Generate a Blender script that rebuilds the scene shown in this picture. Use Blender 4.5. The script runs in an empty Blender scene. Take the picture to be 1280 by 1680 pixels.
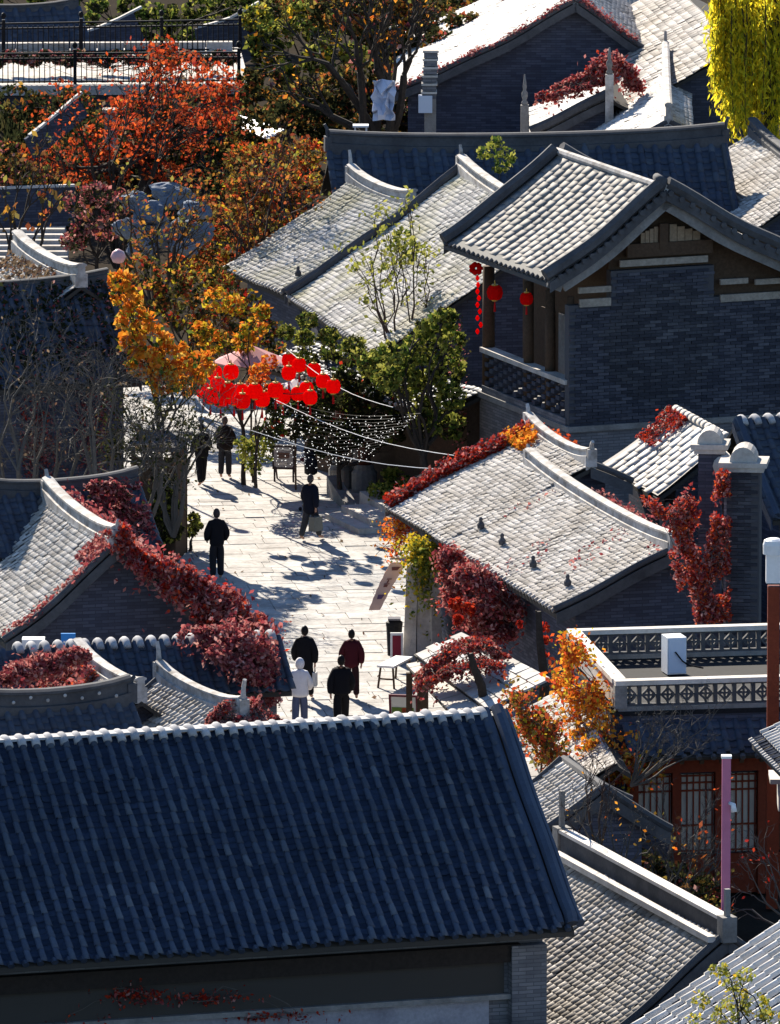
import bpy, bmesh, math, random
import numpy as np
from mathutils import Vector, Matrix, Quaternion
random.seed(7); RNG = np.random.default_rng(7)
SC = bpy.context.scene
COL = SC.collection
R = math.radians

# ------------------------------------------------------------------ camera
FPX = 17860.0; PITCH = R(10); CAM = np.array([0, -272.22, 48.0])
cd = bpy.data.cameras.new('camera'); cam = bpy.data.objects.new('camera', cd); COL.objects.link(cam)
cd.sensor_fit = 'HORIZONTAL'; cd.sensor_width = 36; cd.lens = FPX / 1280 * 36
cd.clip_start = 1; cd.clip_end = 6000
cam.location = CAM; cam.rotation_euler = (R(90) - PITCH, 0, 0)
SC.camera = cam

# ------------------------------------------------------------------ world, sun, exposure
SUN_EL = R(31); SUN_AZ = R(-20.5)          # measured from +Y towards +X
TOSUN = Vector((math.sin(SUN_AZ) * math.cos(SUN_EL), math.cos(SUN_AZ) * math.cos(SUN_EL), math.sin(SUN_EL)))
W = bpy.data.worlds.new('World'); SC.world = W; W.use_nodes = True
wn = W.node_tree.nodes; wn.clear()
sky = wn.new('ShaderNodeTexSky'); sky.sky_type = 'NISHITA'; sky.sun_disc = False
sky.sun_elevation = SUN_EL; sky.sun_rotation = SUN_AZ; sky.air_density = 1.0; sky.dust_density = 0.1; sky.ozone_density = 5.0
bg = wn.new('ShaderNodeBackground'); bg.inputs[1].default_value = 0.068
wo = wn.new('ShaderNodeOutputWorld')
W.node_tree.links.new(sky.outputs[0], bg.inputs[0]); W.node_tree.links.new(bg.outputs[0], wo.inputs[0])
sd = bpy.data.lights.new('sun', 'SUN'); sd.energy = 5.0; sd.angle = R(0.5); sd.color = (1.0, 0.91, 0.77)
sun = bpy.data.objects.new('sun', sd); COL.objects.link(sun); sun.location = (-40, 90, 90)
sun.rotation_euler = (-TOSUN).to_track_quat('-Z', 'Y').to_euler()
SC.view_settings.view_transform = 'Standard'; SC.view_settings.look = 'None'
SC.view_settings.exposure = 1.5; SC.view_settings.gamma = 1.0; SC.view_settings.use_curve_mapping = False
SC.render.engine = 'CYCLES'
SC.cycles.use_denoising = True; SC.cycles.max_bounces = 5; SC.cycles.diffuse_bounces = 2; SC.cycles.glossy_bounces = 2
SC.cycles.transmission_bounces = 3; SC.cycles.transparent_max_bounces = 4; SC.cycles.use_adaptive_sampling = True

# ------------------------------------------------------------------ survey helpers: a sight line of the photograph met with a level or a depth
def ray(u, v):
    a = (u - 640) / FPX; b = (840 - v) / FPX
    return np.array([a, math.cos(PITCH) + b * math.sin(PITCH), -math.sin(PITCH) + b * math.cos(PITCH)])
def P(u, v, z=0.0):
    d = ray(u, v); return CAM + d * ((z - CAM[2]) / d[2])
def PY(u, v, y):
    d = ray(u, v); return CAM + d * ((y - CAM[1]) / d[1])
def SCL(p): return FPX / float(np.linalg.norm(np.asarray(p) - CAM))   # pixels per metre

# ------------------------------------------------------------------ objects
def tag(o, label=None, cat=None, group=None, kind=None):
    if label: o['label'] = label
    if cat: o['category'] = cat
    if group: o['group'] = group
    if kind: o['kind'] = kind
    return o
def empty(name, loc=(0, 0, 0), label=None, cat=None, group=None, kind=None):
    o = bpy.data.objects.new(name, None); COL.objects.link(o); o.location = loc; o.empty_display_size = .2
    return tag(o, label, cat, group, kind)
def link(name, me, mat=None, parent=None, loc=None):
    if mat is not None and not me.materials: me.materials.append(mat)
    o = bpy.data.objects.new(name, me); COL.objects.link(o)
    if loc is not None: o.location = loc
    if parent is not None:
        o.parent = parent; o.matrix_parent_inverse = Matrix.Translation(-wloc(parent))
    return o
def wloc(o):
    return Vector(o.location)
def inst(name, me, M, parent):
    """one piece sharing a mesh; parents are unrotated so only their place is taken off"""
    o = bpy.data.objects.new(name, me); COL.objects.link(o); o.matrix_basis = M
    o.parent = parent; o.matrix_parent_inverse = Matrix.Translation(-wloc(parent))
    return o
def mesh_np(name, V, Q, smooth=False):
    """vertices (n,3), faces: array (m,k) of equal size or a list of arrays"""
    V = np.asarray(V, dtype=np.float32)
    if not isinstance(Q, list): Q = [Q]
    Q = [np.asarray(q, dtype=np.int32) for q in Q if len(q)]
    me = bpy.data.meshes.new(name)
    me.vertices.add(len(V)); me.vertices.foreach_set('co', V.ravel())
    nl = sum(q.size for q in Q); nf = sum(len(q) for q in Q)
    me.loops.add(nl); me.loops.foreach_set('vertex_index', np.concatenate([q.ravel() for q in Q]))
    tot = np.concatenate([np.full(len(q), q.shape[1], dtype=np.int32) for q in Q])
    st = np.concatenate([[0], np.cumsum(tot)[:-1]]).astype(np.int32)
    me.polygons.add(nf); me.polygons.foreach_set('loop_start', st); me.polygons.foreach_set('loop_total', tot)
    if smooth: me.polygons.foreach_set('use_smooth', np.ones(nf, dtype=bool))
    me.update(calc_edges=True); me.validate()
    return me
class MB:
    """collects boxes, prisms, tubes and lathes in one mesh"""
    def __init__(s): s.v = []; s.f = []
    def add(s, V, F):
        b = len(s.v); s.v += [tuple(map(float, p)) for p in V]; s.f += [tuple(b + i for i in f) for f in F]; return s
    def box(s, c, size, ax=None, taper=1.0):
        """c centre, size full sizes, ax: three axes; taper scales the top"""
        ax = ax if ax is not None else np.eye(3); ax = np.asarray(ax, float); c = np.asarray(c, float)
        V = []
        for dz in (-1, 1):
            k = taper if dz > 0 else 1
            for dx, dy in ((-1, -1), (1, -1), (1, 1), (-1, 1)):
                V.append(c + ax[0] * dx * size[0] / 2 * k + ax[1] * dy * size[1] / 2 * k + ax[2] * dz * size[2] / 2)
        return s.add(V, [(3, 2, 1, 0), (4, 5, 6, 7), (0, 1, 5, 4), (1, 2, 6, 5), (2, 3, 7, 6), (3, 0, 4, 7)])
    def beam(s, a, b, w, h, up=(0, 0, 1)):
        a = np.asarray(a, float); b = np.asarray(b, float); x = b - a; L = np.linalg.norm(x); x /= L
        y = np.cross(up, x); y /= np.linalg.norm(y); z = np.cross(x, y)
        return s.box((a + b) / 2, (L, w, h), (x, y, z))
    def tube(s, pts, rad, n=6, cap=True):
        pts = [np.asarray(p, float) for p in pts]; m = len(pts)
        rad = rad if hasattr(rad, '__len__') else [rad] * m
        V = []; ref = None
        for i in range(m):
            t = pts[min(i + 1, m - 1)] - pts[max(i - 1, 0)]; t = t / (np.linalg.norm(t) + 1e-9)
            if ref is None:
                ref = np.cross(t, (0, 0, 1) if abs(t[2]) < .9 else (1, 0, 0))
            ref = ref - t * (ref @ t); ref = ref / (np.linalg.norm(ref) + 1e-9); q = np.cross(t, ref)
            for k in range(n):
                a = 2 * math.pi * k / n; V.append(pts[i] + (ref * math.cos(a) + q * math.sin(a)) * rad[i])
        Fc = [(i * n + k, i * n + (k + 1) % n, (i + 1) * n + (k + 1) % n, (i + 1) * n + k) for i in range(m - 1) for k in range(n)]
        if cap: Fc += [tuple(range(n - 1, -1, -1)), tuple((m - 1) * n + k for k in range(n))]
        return s.add(V, Fc)
    def lathe(s, c, prof, n=12, ax=None):
        ax = np.asarray(ax if ax is not None else np.eye(3), float); c = np.asarray(c, float); V = []; m = len(prof)
        for r, z in prof:
            for k in range(n):
                a = 2 * math.pi * k / n; V.append(c + ax[0] * r * math.cos(a) + ax[1] * r * math.sin(a) + ax[2] * z)
        Fc = [(i * n + k, i * n + (k + 1) % n, (i + 1) * n + (k + 1) % n, (i + 1) * n + k) for i in range(m - 1) for k in range(n)]
        Fc += [tuple(range(n - 1, -1, -1)), tuple((m - 1) * n + k for k in range(n))]
        return s.add(V, Fc)
    def prism(s, poly, vec):
        """poly: 3d points of a flat outline; vec: extrusion"""
        n = len(poly); vec = np.asarray(vec, float); V = [np.asarray(p, float) for p in poly]; V = V + [p + vec for p in V]
        Fc = [tuple(range(n - 1, -1, -1)), tuple(range(n, 2 * n))] + [(i, (i + 1) % n, n + (i + 1) % n, n + i) for i in range(n)]
        return s.add(V, Fc)
    def mesh(s, name, smooth=False, recalc=True, uv=False):
        me = bpy.data.meshes.new(name); me.from_pydata(s.v, [], s.f)
        if recalc:
            bm = bmesh.new(); bm.from_mesh(me); bmesh.ops.recalc_face_normals(bm, faces=bm.faces); bm.to_mesh(me); bm.free()
        if smooth:
            me.polygons.foreach_set('use_smooth', np.ones(len(me.polygons), dtype=bool))
        if uv: box_uv(me)
        me.update(); return me
    def build(s, name, mat, parent=None, smooth=False, uv=False):
        return link(name, s.mesh(name, smooth, uv=uv), mat, parent)
def box_uv(me):
    l = me.uv_layers.new(name='UVMap')
    for p in me.polygons:
        n = p.normal
        if abs(n.z) > .7: tx, ty = Vector((1, 0, 0)), Vector((0, 1, 0))
        else:
            tx = Vector((0, 0, 1)).cross(n).normalized(); ty = Vector((0, 0, 1))
        for li in p.loop_indices:
            co = me.vertices[me.loops[li].vertex_index].co; l.data[li].uv = (co.dot(tx), co.dot(ty))
AX = lambda e, d, n: np.array([e, d, n], float)

# ------------------------------------------------------------------ materials
def ramp(nt, fac, cols):
    r = nt.nodes.new('ShaderNodeValToRGB'); el = r.color_ramp.elements
    while len(el) < len(cols): el.new(.5)
    for i, c in enumerate(cols):
        el[i].position = i / max(1, len(cols) - 1) if len(c) == 3 else c[3]; el[i].color = (*c[:3], 1)
    nt.links.new(fac, r.inputs[0]); return r.outputs[0]
def mixc(nt, fac, a, b, mode='MIX'):
    m = nt.nodes.new('ShaderNodeMix'); m.data_type = 'RGBA'; m.blend_type = mode
    for sock, val in ((m.inputs[0], fac), (m.inputs[6], a), (m.inputs[7], b)):
        if hasattr(val, 'node'): nt.links.new(val, sock)
        else: sock.default_value = val if not isinstance(val, tuple) else (*val[:3], 1)
    return m.outputs[2]
def noise(nt, scale, detail=3, vec=None, rough=.6):
    n = nt.nodes.new('ShaderNodeTexNoise'); n.inputs['Scale'].default_value = scale; n.inputs['Detail'].default_value = detail
    n.inputs['Roughness'].default_value = rough
    if vec is None:
        g = nt.nodes.new('ShaderNodeNewGeometry'); vec = g.outputs['Position']
    nt.links.new(vec, n.inputs['Vector']); return n.outputs['Fac']
MATS = {}
def mat(name, cols, stain=None, stain_scale=1.2, stain_amt=.6, rough=.85, per='island', bump=0.0, bump_scale=30, grain=.0, grain_scale=14, spec=.1):
    """cols: colours picked per piece (island/object) or by noise; stain: a second weather colour in patches"""
    m = bpy.data.materials.new(name); m.use_nodes = True; nt = m.node_tree; b = nt.nodes['Principled BSDF']
    b.inputs['Roughness'].default_value = rough; b.inputs['Specular IOR Level'].default_value = spec
    if per == 'island':
        g = nt.nodes.new('ShaderNodeNewGeometry'); f = g.outputs['Random Per Island']
    elif per == 'object':
        g = nt.nodes.new('ShaderNodeObjectInfo'); f = g.outputs['Random']
    else: f = noise(nt, stain_scale * 1.7, 4)
    c = ramp(nt, f, cols) if len(cols) > 1 else None
    if c is None:
        rgb = nt.nodes.new('ShaderNodeRGB'); rgb.outputs[0].default_value = (*cols[0][:3], 1); c = rgb.outputs[0]
    if stain:
        f2 = ramp(nt, noise(nt, stain_scale, 5), [(0, 0, 0, .42), (1, 1, 1, .68)])
        f3 = nt.nodes.new('ShaderNodeMath'); f3.operation = 'MULTIPLY'; f3.inputs[1].default_value = stain_amt
        nt.links.new(f2, f3.inputs[0]); c = mixc(nt, f3.outputs[0], c, stain)
    if grain:
        gr = ramp(nt, noise(nt, grain_scale, 4), [(1 - grain,) * 3 + (.25,), (1, 1, 1, .75)])
        c = mixc(nt, 1.0, c, gr, 'MULTIPLY')
    nt.links.new(c, b.inputs['Base Color'])
    if bump:
        bp = nt.nodes.new('ShaderNodeBump'); bp.inputs['Strength'].default_value = bump; bp.inputs['Distance'].default_value = .02
        nt.links.new(noise(nt, bump_scale, 4), bp.inputs['Height']); nt.links.new(bp.outputs[0], b.inputs['Normal'])
    MATS[name] = m; return m
def leafmat(name, cols, trans=.4):
    m = bpy.data.materials.new(name); m.use_nodes = True; nt = m.node_tree; nt.nodes.remove(nt.nodes['Principled BSDF'])
    g = nt.nodes.new('ShaderNodeNewGeometry'); c = ramp(nt, g.outputs['Random Per Island'], cols)
    d = nt.nodes.new('ShaderNodeBsdfDiffuse'); t = nt.nodes.new('ShaderNodeBsdfTranslucent'); x = nt.nodes.new('ShaderNodeMixShader')
    x.inputs[0].default_value = trans
    nt.links.new(c, d.inputs[0]); nt.links.new(c, t.inputs[0]); nt.links.new(d.outputs[0], x.inputs[1]); nt.links.new(t.outputs[0], x.inputs[2])
    nt.links.new(x.outputs[0], nt.nodes['Material Output'].inputs[0]); MATS[name] = m; return m
def brickmat(name, c1, c2, mortar, bw=.30, bh=.075, stain=(.05, .05, .06)):
    m = bpy.data.materials.new(name); m.use_nodes = True; nt = m.node_tree; b = nt.nodes['Principled BSDF']
    b.inputs['Roughness'].default_value = .9; b.inputs['Specular IOR Level'].default_value = .06
    uv = nt.nodes.new('ShaderNodeTexCoord'); br = nt.nodes.new('ShaderNodeTexBrick')
    nt.links.new(uv.outputs['UV'], br.inputs['Vector'])
    for k, v in (('Color1', (*c1, 1)), ('Color2', (*c2, 1)), ('Mortar', (*mortar, 1)), ('Scale', 1.0), ('Mortar Size', .008), ('Brick Width', bw), ('Row Height', bh), ('Bias', 0.1)):
        br.inputs[k].default_value = v
    f2 = ramp(nt, noise(nt, .9, 5), [(0, 0, 0, .45), (1, 1, 1, .7)])
    h = nt.nodes.new('ShaderNodeMath'); h.operation = 'MULTIPLY'; h.inputs[1].default_value = .55; nt.links.new(f2, h.inputs[0])
    c = mixc(nt, h.outputs[0], br.outputs['Color'], stain)
    nt.links.new(c, b.inputs['Base Color'])
    bp = nt.nodes.new('ShaderNodeBump'); bp.inputs['Strength'].default_value = .6; bp.inputs['Distance'].default_value = .01; bp.invert = True
    nt.links.new(br.outputs['Fac'], bp.inputs['Height']); nt.links.new(bp.outputs[0], b.inputs['Normal'])
    MATS[name] = m; return m
g3 = lambda v, t=0.0, bl=0.0: (v * (1 + t), v, v * (1 - t + bl))
TILE = mat('weathered_grey_tile', [g3(.27, .06), g3(.43, .08), g3(.54, .08), g3(.66, .07)], (.33, .27, .2), .9, .5, grain=.3)
TILE_MOSS = mat('mossy_grey_tile', [g3(.28, .03), g3(.44, .05), g3(.56, .06), g3(.66, .06)], (.36, .33, .16), .8, .6, grain=.3)
TILE_BLUE = mat('shaded_blue_grey_tile', [(0.031, 0.0422, 0.0682, 0.0), (0.0403, 0.0546, 0.0868, 0.4), (0.0508, 0.067, 0.1023, 0.75), (0.062, 0.0806, 0.1116, 0.92), (0.0992, 0.1147, 0.1426, 1.0)], (0.0236, 0.031, 0.0496), .9, .55, grain=.3, spec=.35, rough=.6)  # shaded copy of the grey tile: darkness and sky blue in the colour
TILE_OBJ = mat('shaded_barrel_tile', [(0.0408, 0.0544, 0.0884, 0.0), (0.051, 0.068, 0.1088, 0.4), (0.0612, 0.0816, 0.1258, 0.75), (0.0816, 0.102, 0.1394, 0.92), (0.136, 0.153, 0.1836, 1.0)], (0.0306, 0.0408, 0.068), .9, .4, per='object', grain=.3, spec=.35, rough=.6)  # same painted shade for the single barrel pieces
TILE_PAN = mat('shaded_pan_tile', [(0.0198, 0.031, 0.0589), (0.0279, 0.0434, 0.0806), (0.036, 0.0558, 0.1023)], (0.0161, 0.0248, 0.0465), .9, .5, grain=.3)  # shade of the recessed channels put into a darker blue
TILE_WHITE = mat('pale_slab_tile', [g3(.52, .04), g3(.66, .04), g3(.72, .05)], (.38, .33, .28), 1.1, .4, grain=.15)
SLATE = mat('grey_slab_tile', [g3(.2, .05), g3(.25, .06), g3(.29, .06), g3(.22, .05)], (.16, .15, .135), 1.0, .4, per='object', grain=.25)
DECK = mat('roof_board', [(.05, .045, .04)], None)
RIDGE = mat('ridge_plaster', [g3(.4, .06), g3(.6, .05)], (.2, .17, .14), 3.0, .75, per='noise', grain=.3)
RIDGE_DK = mat('dark_ridge_brick', [g3(.075, 0, .08), g3(.125, .01, .05)], (.045, .045, .05), 1.5, .6, per='noise', grain=.3)
BRICK = brickmat('grey_brick_wall', (0.0985, 0.1050, 0.1406), (0.0516, 0.0562, 0.0797), (0.0469, 0.0506, 0.0694))  # wall shade put into the colour: darker and tinted sky blue
BRICK_LT = brickmat('pale_grey_brick_wall', (.21, .205, .215), (.13, .13, .14), (.1, .1, .11))
BRICKP = mat('grey_brick', [(0.0338, 0.0367, 0.0511), (0.054, 0.0576, 0.0763), (0.077, 0.0806, 0.103), (0.108, 0.1094, 0.131)], (0.0302, 0.0317, 0.0446), .7, .45, grain=.3)
MORTAR = mat('mortar', [(.07, .07, .078)], None)
STONE = mat('pale_stone', [g3(.42, .08), g3(.55, .08)], (.28, .24, .19), 1.6, .6, per='noise', grain=.25, bump=.3)
STONE_DK = mat('grey_stone', [g3(.2, .04), g3(.3, .05)], (.12, .11, .1), 1.6, .6, per='noise', grain=.3, bump=.3)
PAVE = mat('paving_slab', [(.44, .42, .395), (.50, .478, .45), (.55, .53, .50), (.46, .45, .43)], (.26, .24, .22), 1.1, .75, per='object', grain=.4, grain_scale=7, bump=.6, bump_scale=12)
PAVE_F = mat('far_paving_slab', [(.44, .42, .395), (.50, .478, .45), (.55, .53, .50), (.46, .45, .43)], (.26, .24, .22), 1.1, .75, grain=.4, grain_scale=7, bump=.6, bump_scale=12)
GROUND = mat('earth', [(.035, .03, .024), (.06, .05, .04)], None, .8, per='noise', grain=.4, spec=0)
BED = mat('tile_bedding', [g3(.13, .04), g3(.18, .05)], None, 3, per='noise')
JOINT = mat('paving_joint', [(.40, .375, .345)], (.28, .26, .235), 1.0, .6)
WOOD = mat('old_dark_wood', [(.07, .045, .03), (.11, .07, .045)], None, 3, per='noise', grain=.4)
WOOD_LT = mat('weathered_plank', [(.28, .2, .13), (.36, .26, .17), (.22, .16, .11)], None, 3, grain=.4)
REDWOOD = mat('red_painted_wood', [(.17, .034, .018), (.24, .05, .022)], None, 3, per='noise', grain=.3, rough=.6)
WHITE = mat('white_paint', [(.76, .76, .76)], (.6, .58, .55), 2, .3, rough=.5, grain=.08)
CREAM = mat('cream_stone_cap', [g3(.55, .08), g3(.66, .08)], (.4, .35, .28), 2, .5, per='noise', grain=.2)
IRON = mat('black_iron', [(.008, .008, .01)], None, rough=.6, spec=.08)
BARK = mat('dark_bark', [(.035, .028, .022), (.07, .055, .045)], None, 5, per='noise', grain=.5)
TWIG = mat('grey_twig', [(.05, .045, .04), (.13, .115, .1)], None, 5, per='noise')
TWIG_DK = mat('brown_twig', [(.05, .035, .03), (.09, .06, .05)], None, 5, per='noise')
LF = {
 'crimson': leafmat('crimson_leaf', [(.13, .022, .03), (.25, .042, .05), (.36, .085, .085), (.48, .19, .17), (.27, .09, .075), (.6, .34, .3)], .35),
 'red': leafmat('red_leaf', [(.16, .01, .008), (.34, .02, .012), (.5, .06, .02), (.2, .015, .02)]),
 'maple': leafmat('maple_leaf', [(.2, .03, .015), (.5, .06, .016), (.68, .14, .03), (.32, .05, .03), (.58, .09, .02)]),
 'orange': leafmat('orange_leaf', [(.42, .08, .01), (.65, .22, .02), (.72, .34, .04), (.55, .09, .015), (.66, .44, .08)]),
 'yellow': leafmat('yellow_leaf', [(.42, .3, .02), (.58, .42, .03), (.4, .36, .03), (.6, .33, .02)]),
 'green': leafmat('green_leaf', [(.03, .055, .012), (.06, .10, .02), (.12, .15, .025), (.2, .2, .03)]),
 'lime': leafmat('lime_leaf', [(.16, .18, .03), (.28, .28, .05), (.36, .34, .08), (.1, .13, .03)]),
 'willow': leafmat('willow_leaf', [(.5, .46, .03), (.8, .64, .03), (.88, .66, .04), (.4, .4, .03), (.2, .2, .02)], .6),
 'mixed': leafmat('mixed_leaf', [(.06, .07, .02), (.16, .09, .03), (.32, .06, .03), (.45, .2, .03), (.2, .21, .05), (.1, .035, .025)]),
 'dark': leafmat('dark_leaf', [(.015, .02, .01), (.03, .035, .014), (.05, .045, .018)]),
 'dry': leafmat('dry_leaf', [(.12, .09, .06), (.2, .14, .09), (.1, .05, .035)]),
}
# ------------------------------------------------------------------ gabled houses
UPV = np.array([0, 0, 1.0])
# tile templates: x along the ridge, y down the slope, z off the slope
def tpl_small(w, c, h=.036, lip=.026, th=.024):
    xs = [-.5 * w, -.2 * w, .2 * w, .5 * w]; zs = [0, h, h, 0]
    V = [(x, 0, z) for x, z in zip(xs, zs)] + [(x, c * 1.2, z + lip) for x, z in zip(xs, zs)] + [(x, c * 1.2, z + lip - th) for x, z in zip(xs, zs)]
    F = [(i, i + 1, i + 5, i + 4) for i in range(3)] + [(i + 4, i + 5, i + 9, i + 8) for i in range(3)]
    return np.array(V), np.array(F)
def tpl_barrel(r, c, n=5, lip=.018):
    V = []; 
    for y, dz, k in ((0, 0, .9), (c * 1.06, lip, 1.0)):
        for i in range(n + 1):
            a = math.pi * i / n; V.append((-r * k * math.cos(a), y, r * k * math.sin(a) * 1.05 + dz))
    m = n + 1
    F = [(i, i + 1, m + i + 1, m + i) for i in range(n)]
    F += [(m, m + 1, m + 4, m + 5), (m + 1, m + 2, m + 3, m + 4)]
    return np.array(V), np.array(F)
def tpl_pan(w, c, h=.03, lip=.02, th=.018):
    xs = [-.5 * w, -.18 * w, .18 * w, .5 * w]; zs = [h, 0, 0, h]
    V = [(x, 0, z) for x, z in zip(xs, zs)] + [(x, c * 1.2, z + lip) for x, z in zip(xs, zs)] + [(x, c * 1.2, z + lip - th) for x, z in zip(xs, zs)]
    F = [(i, i + 1, i + 5, i + 4) for i in range(3)] + [(i + 4, i + 5, i + 9, i + 8) for i in range(3)]
    return np.array(V), np.array(F)
def tpl_slab(w, c, th=.05):
    V = []
    for z in (0, th):
        for x, y in ((-.5 * w, 0), (.5 * w, 0), (.5 * w, c), (-.5 * w, c)): V.append((x, y, z))
    return np.array(V), np.array([(4, 5, 6, 7), (0, 1, 5, 4), (1, 2, 6, 5), (2, 3, 7, 6), (3, 0, 4, 7)])
def stamp(name, tpl, O, E, D, N, jit=.006, rot=.03, rng=RNG):
    """copies of a template at origins O with axes E, D, N -> one mesh"""
    V, F = tpl; n = len(O); m = len(V)
    a = rng.normal(0, rot, n)[:, None]
    E2 = E * np.cos(a) + D * np.sin(a); D2 = D * np.cos(a) - E * np.sin(a)
    O = O + N * rng.normal(0, jit, n)[:, None] + E * rng.normal(0, jit, n)[:, None]
    W3 = O[:, None, :] + V[None, :, 0, None] * E2[:, None, :] + V[None, :, 1, None] * D2[:, None, :] + V[None, :, 2, None] * N[:, None, :]
    Q = (F[None] + (np.arange(n) * m)[:, None, None]).reshape(-1, F.shape[1])
    return mesh_np(name, W3.reshape(-1, 3), Q)

class House:
    def __init__(s, name, label, A, B, zr, El=None, wl=None, zl=None, wr=None, zR=None, k=.22, zb=0., ov=.35, oe=.55, th=.10, L=None, ang=None, cat='house', group=None, root=None):
        s.zr = zr; s.a = P(*A, zr); b = P(*B, zr); e = (b - s.a)[:2]
        s.L = float(np.hypot(*e)) if L is None else L; e = e / np.hypot(*e)
        if ang is not None: e = np.array([math.sin(R(ang)), math.cos(R(ang))])
        s.e = np.array([e[0], e[1], 0.]); s.g = np.array([e[1], -e[0], 0.])
        if El is not None:
            d = ray(*El); t = ((s.a - CAM) @ s.e) / (d @ s.e); p = CAM + d * t
            wl = float(-(p - s.a) @ s.g); zl = float(p[2])
        s.w = {-1: wl, 1: wr if wr is not None else wl}; s.ze = {-1: zl, 1: zR if zR is not None else zr - (zr - zl) * (s.w[1] / wl)}
        s.k = k; s.zb = zb; s.ov = ov; s.oe = oe; s.th = th
        c = s.a + s.e * s.L / 2; s.root = root or empty(name, (c[0], c[1], zb), label, cat, group)
        s.lut = {}
        for sd in (-1, 1):
            t = np.linspace(0, 1, 60); w = s.w[sd] * t; z = zr - (zr - s.ze[sd]) * ((1 + k) * t - k * t * t)
            ln = np.concatenate([[0], np.cumsum(np.hypot(np.diff(w), np.diff(z)))]); s.lut[sd] = (ln, w, z)
    def slen(s, sd): return float(s.lut[sd][0][-1])
    def at(s, sd, ss, l, up=0.):
        """points on slope sd, ss metres along the ridge, l metres down; returns P, D, N"""
        ss = np.atleast_1d(np.asarray(ss, float)); l = np.atleast_1d(np.asarray(l, float))
        ln, w, z = s.lut[sd]; W_ = np.interp(l, ln, w); Z_ = np.interp(l, ln, z)
        ex = l > ln[-1]
        dw = np.interp(l + .05, ln, w) - np.interp(l - .05, ln, w); dz = np.interp(l + .05, ln, z) - np.interp(l - .05, ln, z)
        q = np.hypot(dw, dz) + 1e-9; dw /= q; dz /= q
        W_ = W_ + np.where(ex, (l - ln[-1]) * dw, 0); Z_ = Z_ + np.where(ex, (l - ln[-1]) * dz, 0)
        D = sd * dw[:, None] * s.g + dz[:, None] * UPV
        N = -sd * dz[:, None] * s.g + dw[:, None] * UPV
        p = s.a[None] * np.array([1, 1, 0]) + ss[:, None] * s.e + sd * W_[:, None] * s.g + Z_[:, None] * UPV
        sg_ = .018 * (np.sin(ss * 1.3 + s.a[0]) + np.sin(l * 1.9 + ss * .7) + .6 * np.sin(ss * 3.1 + l * 2.3))
        return p + N * (up + sg_[:, None]), D, N
    def pt(s, sd, ss, l, up=0.): return s.at(sd, ss, l, up)[0][0]
    def body(s, wall_mat, deck=None, zb=None, s0=None, s1=None):
        zb = s.zb if zb is None else zb
        prof = []
        for sd in (-1, 1):
            t = np.linspace(0, s.slen(sd), 9); 
            ln, w, z = s.lut[sd]; q = [(sd * float(np.interp(x, ln, w)), float(np.interp(x, ln, z))) for x in t]
            prof.append(q)
        top = prof[0][::-1] + prof[1][1:]
        m = MB(); o = s.a * np.array([1, 1, 0])
        pts = [o + s.g * w + UPV * (z - .075) for w, z in top] + [o + s.g * w + UPV * (z - s.th - .075) for w, z in top[::-1]]
        n = len(top); V = pts + [p + s.e * s.L for p in pts]; N2 = 2 * n
        Fq = []
        for i in range(n - 1):
            j = N2 - 1 - i
            Fq += [(i, i + 1, j - 1, j), (N2 + i, N2 + j, N2 + j - 1, N2 + i + 1), (i, N2 + i, N2 + i + 1, i + 1), (j, j - 1, N2 + j - 1, N2 + j)]
        Fq += [(0, N2 - 1, 2 * N2 - 1, N2), (n - 1, N2 + n - 1, N2 + n, n)]
        m.add(V, Fq); s.roof = m.build('roof', deck or DECK, s.root)
        # wall body under the roof
        a0 = s.ov if s0 is None else s0; a1 = s.L - s.ov if s1 is None else s1
        lw = -s.w[-1] + s.oe; rw = s.w[1] - s.oe
        xs = [lw] + [w for w, z in top if lw < w < rw] + [rw]
        tw = [w for w, z in top]; tz = [z for w, z in top]
        poly = [o + s.e * a0 + s.g * lw + UPV * zb] + [o + s.e * a0 + s.g * x + UPV * (float(np.interp(x, tw, tz)) - s.th - .08) for x in xs] + [o + s.e * a0 + s.g * rw + UPV * zb]
        s.wall = MB().prism(poly, s.e * (a1 - a0)).build('wall', wall_mat, s.root, uv=True)
        return s
    def bed(s, sd, up, mt, s0=0., s1=None):
        s1 = s.L if s1 is None else s1; ns = max(2, int((s1 - s0) / .3)); nl = max(2, int(s.slen(sd) / .3)); a, b = np.meshgrid(np.linspace(s0 + .02, s1 - .02, ns + 1), np.linspace(0, s.slen(sd), nl + 1), indexing='ij')
        p = s.at(sd, a.ravel(), b.ravel(), up)[0]; q = [(i * (nl + 1) + j, i * (nl + 1) + j + 1, (i + 1) * (nl + 1) + j + 1, (i + 1) * (nl + 1) + j) for i in range(ns) for j in range(nl)]
        return link('tile_bedding', mesh_np('tile_bedding', p, np.array(q), True), mt, s.roof)
    def tiles(s, sd=-1, kind='small', d=.26, c=.2, material=None, s0=.0, s1=None, l0=.05, mask=None, over=.06, pan=None, hh=.016):
        s1 = s.L if s1 is None else s1; n = max(1, int(round((s1 - s0) / d))); d = (s1 - s0) / n
        SL = s.slen(sd); m = int((SL - l0 + over) / c)
        ii, jj = np.meshgrid(np.arange(n), np.arange(m), indexing='ij'); ii = ii.ravel(); jj = jj.ravel()
        ss = s0 + (ii + .5) * d + RNG.normal(0, .012, n)[ii] * (kind != 'slab'); ll = l0 + jj * c
        if mask is not None:
            kp = mask(ss, ll); ss = ss[kp]; ll = ll[kp]
        def put(nm, tpl, ss, ll, up, mt, jit=.006, rot=.03):
            O, D, N = s.at(sd, ss, ll, up); E = np.repeat((s.e * -sd)[None], len(ss), 0)
            return link(nm, stamp(nm, tpl, O, E, D, N, jit, rot), mt, s.roof)
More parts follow.
